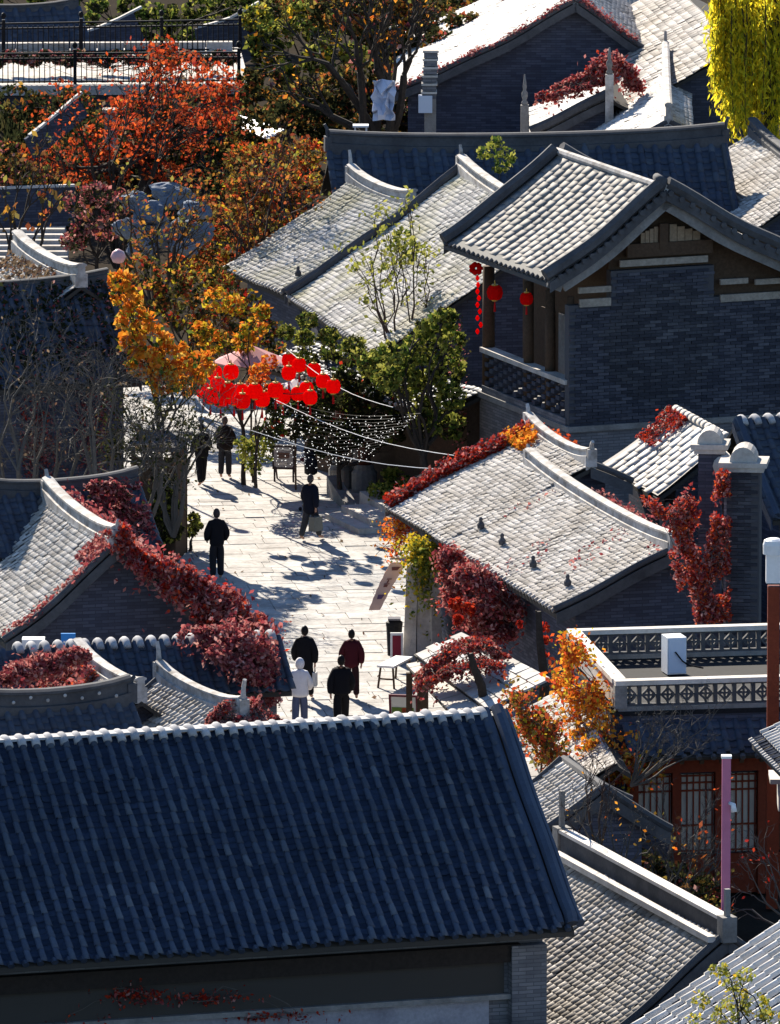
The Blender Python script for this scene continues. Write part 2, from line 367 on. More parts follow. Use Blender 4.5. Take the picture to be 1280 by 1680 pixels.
        if kind in ('small', 'slab'): s.bed(sd, -.012, BED, s0, s1)
        if kind == 'small': o = put('roof_tile_field', tpl_small(d * (.9 if hh < .03 else .8), c, hh), ss, ll, .012, material or TILE, .006, .035)
        elif kind == 'slab': o = put('roof_tile_field', tpl_slab(d * .96, c * .95), ss, ll, .0, material or TILE_WHITE, .008, .012)
        elif kind == 'pan': o = put('pan_tile_field', tpl_pan(d * .78, c, .035), ss, ll, .0, material or TILE, .005, .02)
        elif kind == 'barrel':
            o = put('pan_tile_field', tpl_pan(d * .7, c, ), ss, ll, .005, pan or material or TILE, .005, .02); tag(o, kind='stuff')
            cb = c * 1.6; mb = int((SL - l0 + over) / cb); i2, j2 = np.meshgrid(np.arange(n + 1), np.arange(mb), indexing='ij')
            o = put('barrel_tile_field', tpl_barrel(d * .26, cb), s0 + i2.ravel() * d, l0 + j2.ravel() * cb, .02, material or TILE, .004, .02)
        return tag(o, kind='stuff')
    def ridge(s, h=.32, w=.22, mt=None, posts=(True, True), cap=True, post_h=.5, s0=0., s1=None):
        s1 = s.L if s1 is None else s1; mt = mt or RIDGE
        o = s.a * np.array([1, 1, 0]); a = o + s.e * s0; b = o + s.e * s1; z = s.zr
        # a gentle sag in the middle and upturned ends
        n = 10; m = MB(); pr = [(-w * .62, -.12), (-w * .62, .06), (-w * .4, .07), (-w * .36, h * .72), (-w * .55, h * .76), (-w * .55, h * .9), (-w * .25, h), (w * .25, h), (w * .55, h * .9), (w * .55, h * .76), (w * .36, h * .72), (w * .4, .07), (w * .62, .06), (w * .62, -.12)]
        V = []; q = len(pr)
        for i in range(n + 1):
            t = i / n; u = abs(2 * t - 1); lift = .16 * u ** 3 - .03 * (1 - u)
            for x, y in pr: V.append(a + (b - a) * t + s.g * x + UPV * (z + y + (lift if y > 0 else 0)))
        Fq = [(i * q + k, i * q + (k + 1) % q, (i + 1) * q + (k + 1) % q, (i + 1) * q + k) for i in range(n) for k in range(q)]
        Fq += [tuple(range(q)), tuple(n * q + k for k in range(q - 1, -1, -1))]
        m.add(V, Fq); rd = m.build('ridge', mt, s.roof)
        for f, p, sg in ((posts[0], a, -1), (posts[1], b, 1)):
            if f:
                mm = MB(); c = p + UPV * (z + .08) + s.e * sg * .03; mm.box(c + UPV * .1, (w * 1.1, .2, .42), AX(s.g, s.e, UPV))
                hh = post_h
                mm.tube([c + UPV * .3, c + UPV * (.3 + hh * .6) + s.e * sg * .03, c + UPV * (.3 + hh) + s.e * sg * .10], [.07, .055, .045], 6)
                mm.build('ridge_finial', mt, s.roof)
        return rd
    def soft_ridge(s, r=.09, mt=None):
        """a plain rolled ridge"""
        o = s.a * np.array([1, 1, 0]) + UPV * (s.zr + .02)
        return MB().tube([o, o + s.e * s.L], r, 8).build('ridge', mt or RIDGE, s.roof)
    def verge(s, end, sides=(-1, 1), r=.08, mt=None, board=True, up=.05, board_mat=None, drop=.0):
        ss = r * .6 if end == 0 else s.L - r * .6
        for sd in sides:
            l = np.linspace(0, s.slen(sd) + .02, 12); p = s.at(sd, np.full(12, ss), l, up)[0]
            MB().tube(list(p), r, 7).build('verge_tile', mt or RIDGE_DK, s.roof)
            if board:
                ss2 = -.02 if end == 0 else s.L + .02; q = s.at(sd, np.full(12, ss2), l, -.03)[0]; m = MB()
                hb = .26; V = []
                for x in q:
                    for dz in (0, -hb):
                        for de in (0, (-.04 if end == 0 else .04)): V.append(x + UPV * dz + s.e * de)
                Fq = []
                for i in range(11):
                    b = i * 4; c = b + 4
                    Fq += [(b, b + 1, c + 1, c), (b + 2, c + 2, c + 3, b + 3), (b, c, c + 2, b + 2), (b + 1, b + 3, c + 3, c + 1)]
                Fq += [(0, 2, 3, 1), (44, 45, 47, 46)]
                m.add(V, Fq); m.build('bargeboard', board_mat or RIDGE_DK, s.roof)
    def eave_ends(s, sd=-1, d=.26, mt=None, r=.055, rafters=True):
        """drip tiles and rafter ends along the eave"""
        n = int(s.L / d); ss = (np.arange(n) + .5) * s.L / n; m = MB(); p, D, N = s.at(sd, ss, np.full(n, s.slen(sd)), 0)
        for i in range(n):
            m.tube([p[i] - D[i] * .02 + N[i] * .02, p[i] + D[i] * .07 + N[i] * .015], r, 6)
        tag(m.build('drip_tiles', mt or RIDGE, s.roof), kind='stuff')
        if rafters:
            m = MB(); n2 = max(2, int(s.L / .42))
            for i in range(n2):
                q, dd, nn = s.at(sd, (i + .5) * s.L / n2, s.slen(sd) - .28, -s.th - .075); q = q[0]
                m.box(q, (.09, .55, .10), AX(s.e, dd[0], nn[0]))
            tag(m.build('rafter_ends', WOOD, s.roof), kind='stuff')
    def wallpt(s, sd, ss, z, out=0.):
        """a point on the long wall of side sd"""
        return s.a * np.array([1, 1, 0]) + s.e * ss + s.g * sd * (s.w[sd] - s.oe + out) + UPV * z
    def gablept(s, x, z, out=0.):
        return s.a * np.array([1, 1, 0]) + s.e * (s.ov - out) + s.g * x + UPV * z

# --- ground sheet, reaching the horizon
gm = MB(); gm.add([(-2500, -600, -.06), (2500, -600, -.06), (2500, 4500, -.06), (-2500, 4500, -.06)], [(0, 1, 2, 3)])
tag(gm.build('ground', GROUND), kind='structure')

# --- the big dark roof in front
hf = House('front_house', 'large blue-grey barrel-tiled house in the foreground, its roof in shade', (818, 1168), (-60, 1219), 7.2, wl=4.9, zl=3.9, k=.03, ov=.4, oe=.75, L=15.0)
hf.body(BRICK_LT)
# --- the shop beside the street: front bay and higher back bay
hs = House('street_shop', 'grey-tiled shop house with red creeper on its street side, right of the paved street', (1105, 905), (868, 765), 4.3, El=(913, 1003), wr=1.7, k=.0, L=9.35)
hs.body(BRICK); hs.tiles(-1, 'small', .18, .14); hs.tiles(1, 'small', .27, .25); hs.ridge(.3, .22, posts=(True, True), post_h=.12, s1=11.8); hs.verge(0); hs.eave_ends(-1)
hs2 = House('shop_back_bay', 'taller back bay of grey tiles edged with orange creeper, behind the street shop', (970, 763), (862, 700), 4.72, wl=3.557, zl=3.06, wr=1.0, k=.0, ang=-15.34, L=5.3)
hs2.body(BRICK); hs2.tiles(-1, 'small', .18, .14); hs2.ridge(.26, .2, post_h=.2); hs2.verge(0, sides=(1,)); hs2.verge(1); hs2.eave_ends(-1)
# --- two-storey house with the brick gable
hb = House('two_storey_house', 'tall two-storey grey brick house with slab roof and carved balcony', (1092, 310), (914, 249), 9.1, El=(903, 462), wr=4.6, zR=6.7, k=.2, ov=.55, oe=.75)
# --- bright slab roof and blue roof behind the pillars
hw = House('slab_roof_house', 'low outbuilding with bright pale slab roof between the shop and brick pillars', (1196, 722), (1104, 672), 5.0, wl=1.75, zl=3.75, wr=1.0, k=.1)
hw.body(BRICK)
hq = House('blue_roof_annex', 'small annex with shaded blue barrel tiles at the right edge behind the pillars', (1420, 678), (1206, 690), 5.6, wl=2.6, zl=3.7, wr=1.2, k=.1)
hq.body(BRICK); hq.tiles(-1, 'barrel', .34, .2, TILE_BLUE)
# --- left gable house under the creeper
hl = House('creeper_house', 'house with sunlit grey tiles and dark brick gable overgrown with crimson creeper', (192, 897), (78, 816), 4.8, El=(10, 1053), k=.2, ov=.35)
hl.body(BRICK); hl.tiles(-1, 'small', .18, .14); hl.tiles(1, 'small', .19, .15); hl.ridge(.34, .24, post_h=.25); hl.verge(0); hl.verge(1)
# --- roofs of the court wall and the low lodges in front of it
hc = House('court_wall', 'long tile-capped court wall in shade below the dark brick gable', (455, 1042), (-40, 1066), 3.7, wl=1.3, zl=2.75, wr=.5, k=.1, oe=.75, ov=.15, cat='wall')
hc.body(BRICK_LT)
hc.tiles(-1, 'barrel', .3, .2, TILE_BLUE)
h1 = House('low_lodge', 'low lodge roof half buried in crimson creeper at the left edge', (232, 1145), (128, 1080), 3.5, wl=2.4, zl=2.0, k=.15)
h1.body(BRICK); h1.tiles(-1, 'small', .18, .14); h1.ridge(.3, .22, posts=(False, False))
h2 = House('corner_lodge', 'small lodge with sunlit tiles and two thin finials, just behind the big blue roof', (398, 1176), (262, 1116), 3.5, wl=2.6, zl=1.9, k=.15)
h2.body(BRICK); h2.tiles(-1, 'small', .2, .16, hh=.034); h2.ridge(.3, .2, post_h=.45); h2.verge(1)
h3 = House('shaded_lodge', 'dark lodge roof facing the viewer with dotted ridge beam at the left edge', (212, 1150), (-60, 1168), 4.0, wl=1.5, zl=2.9, wr=1.0, k=.1)
h3.body(BRICK); h3.tiles(-1, 'barrel', .3, .2, TILE_BLUE); h3.ridge(.42, .3, RIDGE_DK, posts=(True, False), post_h=.15)
# --- left middle house: dark slope, brick wall
hm = House('grey_brick_house', 'brick house with dark shaded roof behind bare branches at the left edge', (176, 462), (-30, 473), 6.2, L=6.0, wl=2.6, zl=4.1, wr=1.6, k=.1, ov=.25)
hm.body(BRICK); hm.tiles(-1, 'barrel', .34, .22, TILE_BLUE); hm.verge(0, sides=(-1,)); hm.ridge(.2, .2, RIDGE_DK, posts=(False, False))
hm2 = House('leaf_strewn_house', 'sunlit roof strewn with dry leaves and a white ridge at the left edge', (134, 464), (28, 408), 6.3, wl=2.8, zl=4.6, wr=1.0, k=.15)
hm2.body(BRICK); hm2.tiles(-1, 'small', .18, .14); hm2.ridge(.34, .26, posts=(False, False))
hm3 = House('shaded_gate_roof', 'dark barrel-tiled roof between the sunlit gable roof and the brick wall', (225, 796), (-40, 812), 4.9, wl=1.7, zl=3.7, wr=1.2, k=.1)
hm3.body(BRICK); hm3.tiles(-1, 'barrel', .32, .2, TILE_BLUE); hm3.ridge(.3, .24, RIDGE_DK, posts=(False, False))
# --- middle distance
ha = House('lane_house', 'house with sunlit mossy tiles and a white ridge above the lane', (678, 338), (576, 296), 5.0, El=(467, 482), wr=1.5, k=.15)
ha.body(BRICK); ha.tiles(-1, 'small', .18, .14, TILE_MOSS); ha.ridge(.32, .24, posts=(False, True), post_h=.45); ha.verge(0); ha.eave_ends(-1)
hn = House('mossy_house', 'low mossy-roofed house in front of the lane house, behind thin bare stems', (910, 372), (757, 280), 6.4, wl=4.75, zl=3.2, wr=1.5, k=.1)
hn.body(BRICK); hn.tiles(-1, 'small', .18, .14, TILE_MOSS); hn.ridge(.3, .24, posts=(False, True), post_h=.3); hn.verge(1, sides=(-1,), r=.13, up=.12); hn.eave_ends(-1)
ho = House('long_hall', 'long hall with shaded blue-grey roof and upturned ridge behind the two-storey house', (1188, 234), (540, 246), 5.4, wl=3.0, zl=3.3, wr=2.0, k=.1, ov=.4)
ho.body(BRICK); ho.tiles(-1, 'barrel', .4, .24, TILE_BLUE); ho.ridge(.42, .3, RIDGE_DK, posts=(True, True), post_h=.35); ho.verge(0, sides=(-1,))
# --- far right
hg = House('big_gable_house', 'large brick gable house with white sunlit roof slopes at the top', (945, 2), (952, -90), 6.4, wl=5.6, zl=3.6, wr=3.5, zR=4.2, k=.25, ov=.4)
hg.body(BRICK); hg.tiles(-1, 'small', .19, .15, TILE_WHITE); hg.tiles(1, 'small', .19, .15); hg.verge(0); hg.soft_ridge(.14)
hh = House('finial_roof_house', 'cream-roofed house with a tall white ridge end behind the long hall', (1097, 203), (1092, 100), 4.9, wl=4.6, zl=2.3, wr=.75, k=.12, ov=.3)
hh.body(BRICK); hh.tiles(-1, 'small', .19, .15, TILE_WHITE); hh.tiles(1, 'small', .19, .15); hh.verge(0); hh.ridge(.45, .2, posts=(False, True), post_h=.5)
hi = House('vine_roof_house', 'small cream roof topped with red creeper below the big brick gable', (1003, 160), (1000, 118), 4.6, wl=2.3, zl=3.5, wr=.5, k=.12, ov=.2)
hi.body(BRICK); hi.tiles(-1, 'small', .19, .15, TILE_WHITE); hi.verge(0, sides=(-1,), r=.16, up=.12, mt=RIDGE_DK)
hj = House('net_roof_house', 'grey-tiled roof with dark dormer gap at the top right beside the willow', (1215, 75), (1100, -30), 6.0, wl=3.4, zl=4.2, wr=1.5, k=.1)
hj.body(BRICK); hj.tiles(-1, 'small', .3, .25)
hk = House('willow_side_house', 'sunlit grey roof at the right edge below the yellow willow', (1350, 300), (1235, 218), 5.0, wl=2.7, zl=3.3, wr=1.5, k=.1)
hk.body(BRICK); hk.tiles(-1, 'small', .18, .14); hk.ridge(.3, .24, RIDGE_DK, posts=(False, False))
# --- bottom right
hr = House('yard_house', 'house with wave-like sunlit tiles and a white double ridge at the lower right', (1193, 1538), (922, 1390), 3.2, wl=3.3, zl=.75, wr=1.4, k=.12)
hr.body(BRICK); hr.tiles(-1, 'small', .22, .17, hh=.028); hr.verge(0)
hx = House('striped_roof_house', 'barrel-tiled roof with bright parallel stripes in the bottom right corner', (1500, 1578), (1335, 1478), 4.6, wl=4.4, zl=1.9, wr=1.0, k=.1)
hx.body(BRICK); hx.tiles(-1, 'barrel', .36, .22, TILE_WHITE, pan=TILE_PAN)  # sunlit stripes and dark gaps put into the barrel and pan colours
hy = House('court_gatehouse', 'little gatehouse with sunlit tiles and dark curved gable beside orange bushes', (992, 1295), (925, 1248), 4.0, El=(890, 1368), wr=1.4, k=.25, ov=.2)
hy.body(BRICK); hy.tiles(-1, 'small', .2, .16, hh=.034); hy.verge(0, r=.09); hy.verge(1); hy.soft_ridge(.1, RIDGE_DK)
# ------------------------------------------------------------------ front house: every barrel row, ridge caps, eave, beam, wall
def Mat4(o, e, d, n):
    return Matrix(((e[0], d[0], n[0], o[0]), (e[1], d[1], n[1], o[1]), (e[2], d[2], n[2], o[2]), (0, 0, 0, 1)))
def rows_and_pieces(h, sd, d, c, tpl, up, parent, name, stuff_name, piece_mat, stuff_mat, s0, s1, l0, vis, nmax=290):
    """rows of tiles: the ones that show largest are pieces of their own, the rest is one field"""
    n = int((s1 - s0) / d); SL = h.slen(sd); m = int((SL - l0 + .05) / c)
    pos = [(s0 + i * d + RNG.normal(0, .008), l0 + j * c) for i in range(n + 1) for j in range(m)]
    pos.sort(key=lambda q: -vis(*q)); near = pos[:nmax]; rest = pos[nmax:]
    me = mesh_np(name, *tpl); me.materials.append(piece_mat)
    for a, b in near:
        O, D, N = h.at(sd, a, b, up + RNG.normal(0, .004)); an = RNG.normal(0, .02); E = h.e * -sd
        e2 = E * math.cos(an) + D[0] * math.sin(an); d2 = D[0] * math.cos(an) - E * math.sin(an)
        inst(name, me, Mat4(O[0], e2, d2, N[0]), parent)
    if rest:
        ra = np.array(rest); O, D, N = h.at(sd, ra[:, 0], ra[:, 1], up)
        tag(link(stuff_name, stamp(stuff_name, tpl, O, np.repeat((h.e * -sd)[None], len(ra), 0), D, N, .004, .02), stuff_mat, parent), kind='stuff')
def vis_front(a, b):
    return b + .4 * (0.5 < a < 11.0)
DF = .283
rows_and_pieces(hf, -1, DF, .31, tpl_barrel(.066, .31, 6, .02), .05, hf.roof, 'barrel_tile', 'upper_barrel_tiles', TILE_OBJ, TILE_BLUE, .35, 14.9, .06, vis_front)
hf.tiles(-1, 'pan', DF, .15, TILE_PAN, s0=.35, s1=.35 + DF * 51)
# ridge caps rolling over the top, lit by the sun behind
cap = MB(); q = []
for i in range(9):
    a = math.pi * (i / 8 - .5) * .55; q.append((0, math.sin(a) * .34, (math.cos(a) - 1) * .34))
cap.tube(q, .088, 10); capme = cap.mesh('ridge_cap_tile', smooth=True)
TILE_CAP = mat('ridge_cap_tile', [g3(.38, .02, .03), g3(.5, .03, .02)], (.22, .22, .24), 2, .5, per='object', grain=.25); capme.materials.append(TILE_CAP)
base = hf.a * np.array([1, 1, 0]) + UPV * (7.2 + .03)
for i in range(int(11.6 / DF)):
    p = base + hf.e * (.35 + i * DF) + UPV * RNG.normal(0, .012)
    inst('ridge_cap_tile', capme, Mat4(p, hf.e, hf.g, UPV) @ Matrix.Rotation(RNG.normal(0, .05), 4, 'Z'), hf.roof)
pm = MB()
for i in range(int(11.6 / DF)):
    p = base + hf.e * (.35 + (i + .5) * DF) - UPV * .005; pm.box(p, (DF * .62, .34, .05), AX(hf.e, hf.g, UPV))
tag(pm.build('ridge_pan_tiles', TILE_CAP, hf.roof), kind='stuff')
for off, r, up in ((.05, .13, .10), (.28, .085, .06), (-.12, .09, -.02)):
    l = np.linspace(-.02, hf.slen(-1) + .06, 22); p = hf.at(-1, np.full(22, off), l, up)[0]
    p[-4:, 2] += np.array([.0, .015, .04, .08])
    MB().tube(list(p), r, 8).build('verge_tile', TILE_BLUE, hf.roof)
hf.eave_ends(-1, DF, TILE_BLUE, .07)
# lintel beam, plaster band, ledge and corner pier under the eave
fw = lambda s_, z, out=0: hf.wallpt(-1, s_, z, out)
MB().beam(fw(.9, 3.35, .1), fw(14.6, 3.35, .1), .2, .34).build('lintel_beam', mat('dark_brown_beam', [(.028, .022, .02), (.045, .036, .03)], None, 3, per='noise', grain=.4), hf.root)  # beam coloured darker than the other timber
MB().beam(fw(.9, 2.5, .08), fw(14.6, 2.5, .08), .22, .1).build('wall_ledge', STONE_DK, hf.root)
MB().box(fw(.75, 1.75, .12), (.7, .3, 3.5), AX(hf.e, hf.g, UPV)).build('corner_pier', BRICK_LT, hf.root, uv=True)
PLAST = mat('grey_plaster', [g3(.3, 0, .12), g3(.38, 0, .12)], (.16, .15, .19), 1.2, .7, per='noise', grain=.3)
MB().box(fw(7.8, 1.25, .03), (12.6, .06, 2.4), AX(hf.e, hf.g, UPV)).build('plaster_panel', PLAST, hf.root)
MB().box(fw(7.7, 2.86, .035), (13.0, .07, .62), AX(hf.e, hf.g, UPV)).build('dark_panel', DECK, hf.root)

# ------------------------------------------------------------------ two-storey house
zf = 3.1; Lb = hb.L; wlb = hb.w[-1] - hb.oe; wrb = hb.w[1] - .75
ob = hb.a * np.array([1, 1, 0])
def bp(x, s_, z): return ob + hb.g * x + hb.e * s_ + UPV * z
def gpx(u, v, s_=.55):
    """a sight line met with the gable plane: local x and z"""
    d = ray(u, v); n = hb.e; t = ((ob + hb.e * s_ - CAM) @ n) / (d @ n); p = CAM + d * t
    return float((p - ob) @ hb.g), float(p[2])
RWID = 2.3 + .6     # right half of the house, beyond the frame
hb.body(WOOD, mat('roof_bedding', [(.07, .07, .07)], None))       # roof deck; its wall becomes the dark timber core
bpy.data.objects.remove(hb.wall)
core = [bp(-wlb + 1.15, .8, zf + .05)]
for x in np.linspace(-wlb + 1.15, wrb, 12):
    z = np.interp(abs(x), hb.lut[-1 if x < 0 else 1][1], hb.lut[-1 if x < 0 else 1][2]) - .14; core.append(bp(x, .8, z))
core.append(bp(wrb, .8, zf + .05))
MB().prism(core, hb.e * (Lb - 1.4)).build('upper_wall', WOOD, hb.root)
# lower storey and floor belt
m = MB(); m.box(bp((wrb - wlb) / 2, Lb / 2, zf / 2), (wlb + wrb, Lb - 1.1, zf), AX(hb.g, hb.e, UPV)); m.build('lower_wall', BRICK_LT, hb.root, uv=True)
m = MB(); m.box(bp((wrb - wlb) / 2, Lb / 2, zf + .02), (wlb + wrb + .14, Lb - .96, .14), AX(hb.g, hb.e, UPV)); m.build('floor_belt', STONE_DK, hb.root)
# gable wall backing with steps
zt1 = gpx(970, 500)[1]; zt2 = gpx(1090, 440)[1]; x1 = gpx(1003, 500)[0]; x2 = gpx(1172, 490)[0]
gp = [bp(-wlb, .58, zf), bp(-wlb, .58, zt1), bp(x1, .58, zt1), bp(x1, .58, zt2), bp(x2, .58, zt2), bp(x2, .58, zt1), bp(wrb, .58, zt1), bp(wrb, .58, zf)]
gw = MB().prism(gp, hb.e * .28).build('gable_wall', MORTAR, hb.root)
# bricks of the gable
BH, BW = .082, .31; brick = MB().box((0, 0, 0), (BW - .014, .06, BH - .014)).mesh('brick'); brick.materials.append(mat('gable_brick', [(.036, .038, .05), (.056, .059, .074), (.08, .083, .1), (.12, .122, .138)], (.024, .025, .032), .6, .75, per='object', grain=.3))
bricks = []
for r in range(int((zt2 - zf - .09) / BH)):
    z = zf + .09 + (r + .5) * BH; xa, xb = (-wlb, wrb) if z < zt1 - BH / 2 else (x1, x2)
    x = xa + BW / 2 + (BW / 2 if r % 2 else 0) + RNG.normal(0, .01)
    while x < xb - BW * .3:
        bricks.append((x, z)); x += BW
bricks = [(x, z) for x, z in bricks if x + BW / 2 < (wrb if z < zt1 - BH / 2 else x2) + .02]
bricks.sort(key=lambda q: (q[0] - .1) ** 2 + (q[1] - 5.2) ** 2)
Mg = lambda x, z, y=0.: Mat4(bp(x, .575 + y, z), hb.g, hb.e, UPV)
for x, z in bricks[:290]: inst('brick', brick, Mg(x, z, RNG.normal(0, .006)), gw)
m = MB()
for x, z in bricks[290:]: m.box(bp(x, .575 + RNG.normal(0, .006), z), (BW - .014, .06, BH - .014), AX(hb.g, hb.e, UPV))
tag(m.build('outer_bricks', BRICKP, gw), kind='stuff')
# timber of the gable: pale strips, tie beams, king post, brown boards
PALEW = mat('pale_weathered_timber', [(.34, .3, .25), (.42, .37, .31)], (.2, .17, .14), 4, .6, per='noise', grain=.4)
def strip(u0, u1, v, hpx, mt, nm, s_=.52, th=.08):
    xa, z = gpx(u0, v, s_); xb, _ = gpx(u1, v, s_); hh_ = hpx / 66
    MB().box(bp((xa + xb) / 2, s_ + th / 2, z), (xb - xa, th, hh_), AX(hb.g, hb.e, UPV)).build(nm, mt, hb.root)
strip(1018, 1162, 433, 11, PALEW, 'plaster_strip'); strip(950, 1003, 477, 10, PALEW, 'plaster_strip'); strip(952, 1003, 498, 13, PALEW, 'plaster_strip')
strip(1183, 1290, 490, 12, PALEW, 'plaster_strip'); strip(1183, 1228, 463, 9, PALEW, 'plaster_strip'); strip(1240, 1300, 463, 9, PALEW, 'plaster_strip')
strip(1030, 1170, 412, 22, WOOD, 'tie_beam', .42); strip(1083, 1097, 388, 42, WOOD, 'king_post', .40)
for ua, ub, va, vb in ((1052, 1081, 402, 372), (1099, 1150, 400, 368)):
    n = 4
    for i in range(n):
        u0 = ua + (ub - ua) * i / n; u1 = ua + (ub - ua) * (i + 1) / n - 1
        hh_ = abs(va - vb) * (.55 + .45 * ((i + 1) / n if ua < 1090 else 1 - i / n)); strip(u0, u1, va - hh_ / 2, hh_, WOOD_LT, 'gable_board', .5, .03)
# thick verges with a course of drip tiles
for end in (0, 1):
    hb.verge(end, r=.17, up=.15, board=True, board_mat=RIDGE_DK)
for sd in (-1, 1):
    n = 15
    for i in range(n):
        l = .15 + i * (hb.slen(sd) - .2) / n; p, D, N = hb.at(sd, .0, l, -.02)
        MB().tube([p[0] - hb.e * .02 - N[0] * .03, p[0] - hb.e * .12 - N[0] * .03], .075, 8).build('verge_drip_tile', RIDGE_DK, hb.roof)
    l = np.linspace(.1, hb.slen(sd) + .1, 12); q = hb.at(sd, np.full(12, .12), l, -.34)[0]; m = MB()
    for i in range(11): m.beam(q[i], q[i + 1], .09, .3)
    m.build('bargeboard', STONE_DK, hb.roof)
hb.soft_ridge(.1, RIDGE)
c = hb.pt(-1, .08, 0, .12); MB().tube([c - UPV * .15 + hb.e * .1, c + UPV * .1, c + UPV * .16 + hb.e * .3], [.2, .17, .1], 9).build('ridge_end_scroll', RIDGE_DK, hb.roof, smooth=True)
# slabs of the sunlit slope, one by one
hb.bed(-1, .002, mat('slab_bedding', [(.17, .163, .15)], None)); ncol = 16; dcol = (Lb - .5) / ncol; crow = .262; nr = int((hb.slen(-1) - .1) / crow)
for i in range(ncol):
    for j in range(nr):
        wd = dcol * .955; sl = MB(); 
        O, D, N = hb.at(-1, .27 + (i + .5) * dcol + RNG.normal(0, .01), .1 + (j + (.35 if i % 2 else 0)) * crow + crow / 2, .0 + RNG.normal(0, .003)); O = O - D * crow / 2
        if i == 0 and j == 0:
            slabme = [mesh_np('slab_tile', *tpl_slab(dcol * f, crow * f2, .016)) for f, f2 in ((.985, .96), (.97, .965), (.985, .95))]
            for me in slabme: me.materials.append(SLATE)
        an = RNG.normal(0, .02); E = hb.e
        inst('slab_tile', slabme[int(RNG.integers(3))], Mat4(O[0], E * math.cos(an) + D[0] * math.sin(an), D[0] * math.cos(an) - E * math.sin(an), N[0]), hb.roof)
hb.eave_ends(-1, .3, RIDGE_DK, .05)
# loggia: columns, parapet with open brickwork, cap, inner doors
s_a, s_b = .75, Lb - .75
for s_, r in ((s_a + .12, .1), (2.2, .14), (3.6, .14), (s_b, .17)):
    a = bp(-wlb + .16, s_, zf); MB().tube([a, a + UPV * 3.3], [r, r * .92], 10).build('column', WOOD, hb.root, smooth=True)
zc = zf + 1.18
MB().box(bp(-wlb + .1, (s_a + s_b) / 2, zc), (.34, s_b - s_a + .1, .12), AX(hb.g, hb.e, UPV)).build('parapet_cap', STONE, hb.root)
MB().box(bp(-wlb + .1, (s_a + s_b) / 2, zf + .17), (.26, s_b - s_a, .2), AX(hb.g, hb.e, UPV)).build('parapet_base', BRICK_LT, hb.root, uv=True)
lat = MB().box((0, 0, 0), (.2, .22, .105)).mesh('lattice_brick'); lat.materials.append(BRICKP)
nc = 17; nrw = 7
for r in range(nrw):
    for k in range(nc):
        if (r + k) % 2 == 0:
            s_ = s_a + .12 + (k + .5) * (s_b - s_a - .2) / nc
            inst('lattice_brick', lat, Mat4(bp(-wlb + .1, s_, zf + .29 + (r + .5) * .118), hb.g, hb.e, UPV), hb.root)
for i in range(4):
    s_ = 1.2 + i * 1.15
    MB().box(bp(-wlb + 1.12, s_, zf + 1.3), (.06, .8, 2.2), AX(hb.g, hb.e, UPV)).build('door_leaf', WOOD if i % 2 else STONE_DK, hb.root)

# ------------------------------------------------------------------ slabs of the bright outbuilding roof
def slab_objs(h, sd, d, c, mt, s0=.1, l0=.08, name='slab_tile'):
    h.bed(sd, .0, mat('pale_bedding', [(.36, .33, .3)], None)); n = int((h.L - 2 * s0) / d); m = int((h.slen(sd) - l0) / c); me = mesh_np(name, *tpl_slab(d * .975, c * .96, .018)); me.materials.append(mt)
    for i in range(n):
        for j in range(m):
            O, D, N = h.at(sd, s0 + (i + .5) * d, l0 + j * c + (.12 if i % 2 else 0) + c / 2, .0 + RNG.normal(0, .003)); O = O - D * c / 2; an = RNG.normal(0, .025); E = h.e * -sd
            inst(name, me, Mat4(O[0], E * math.cos(an) + D[0] * math.sin(an), D[0] * math.cos(an) - E * math.sin(an), N[0]), h.roof)
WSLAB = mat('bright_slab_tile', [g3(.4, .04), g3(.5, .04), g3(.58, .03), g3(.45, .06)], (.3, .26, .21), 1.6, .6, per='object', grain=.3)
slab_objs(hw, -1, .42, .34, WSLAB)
rb = MB().tube([(0, -.17, 0), (0, .17, 0)], .1, 10).mesh('ridge_barrel', smooth=True); rb.materials.append(STONE)
for i in range(int(hw.L / .33)):
    p = hw.a * np.array([1, 1, 0]) + hw.e * (.17 + i * .33) + UPV * (hw.zr + .06); inst('ridge_barrel', rb, Mat4(p, hw.g, hw.e, UPV), hw.roof)
m = MB(); q = hw.wallpt(-1, .6, 3.2, .05); 
for i in range(3):
    MB().box(hw.wallpt(-1, .35 + i * .45, 3.05, .06), (.09, .12, .75), AX(hw.g, hw.e, UPV)).build('timber_post', STONE, hw.root)
for i in range(9):
    p = hq.a * np.array([1, 1, 0]) + hq.e * (hq.L - .17 - i * .34) + UPV * (hq.zr + .05); inst('ridge_cap_tile', capme, Mat4(p, hq.e, hq.g, UPV), hq.roof)
hq.verge(1, sides=(-1,), r=.12, mt=TILE_BLUE, board_mat=TILE_BLUE)
for i in range(20):
    p = hc.a * np.array([1, 1, 0]) + hc.e * (.15 + i * .3) + UPV * (hc.zr + .05); inst('ridge_cap_tile', capme, Mat4(p, hc.e, hc.g, UPV), hc.roof)
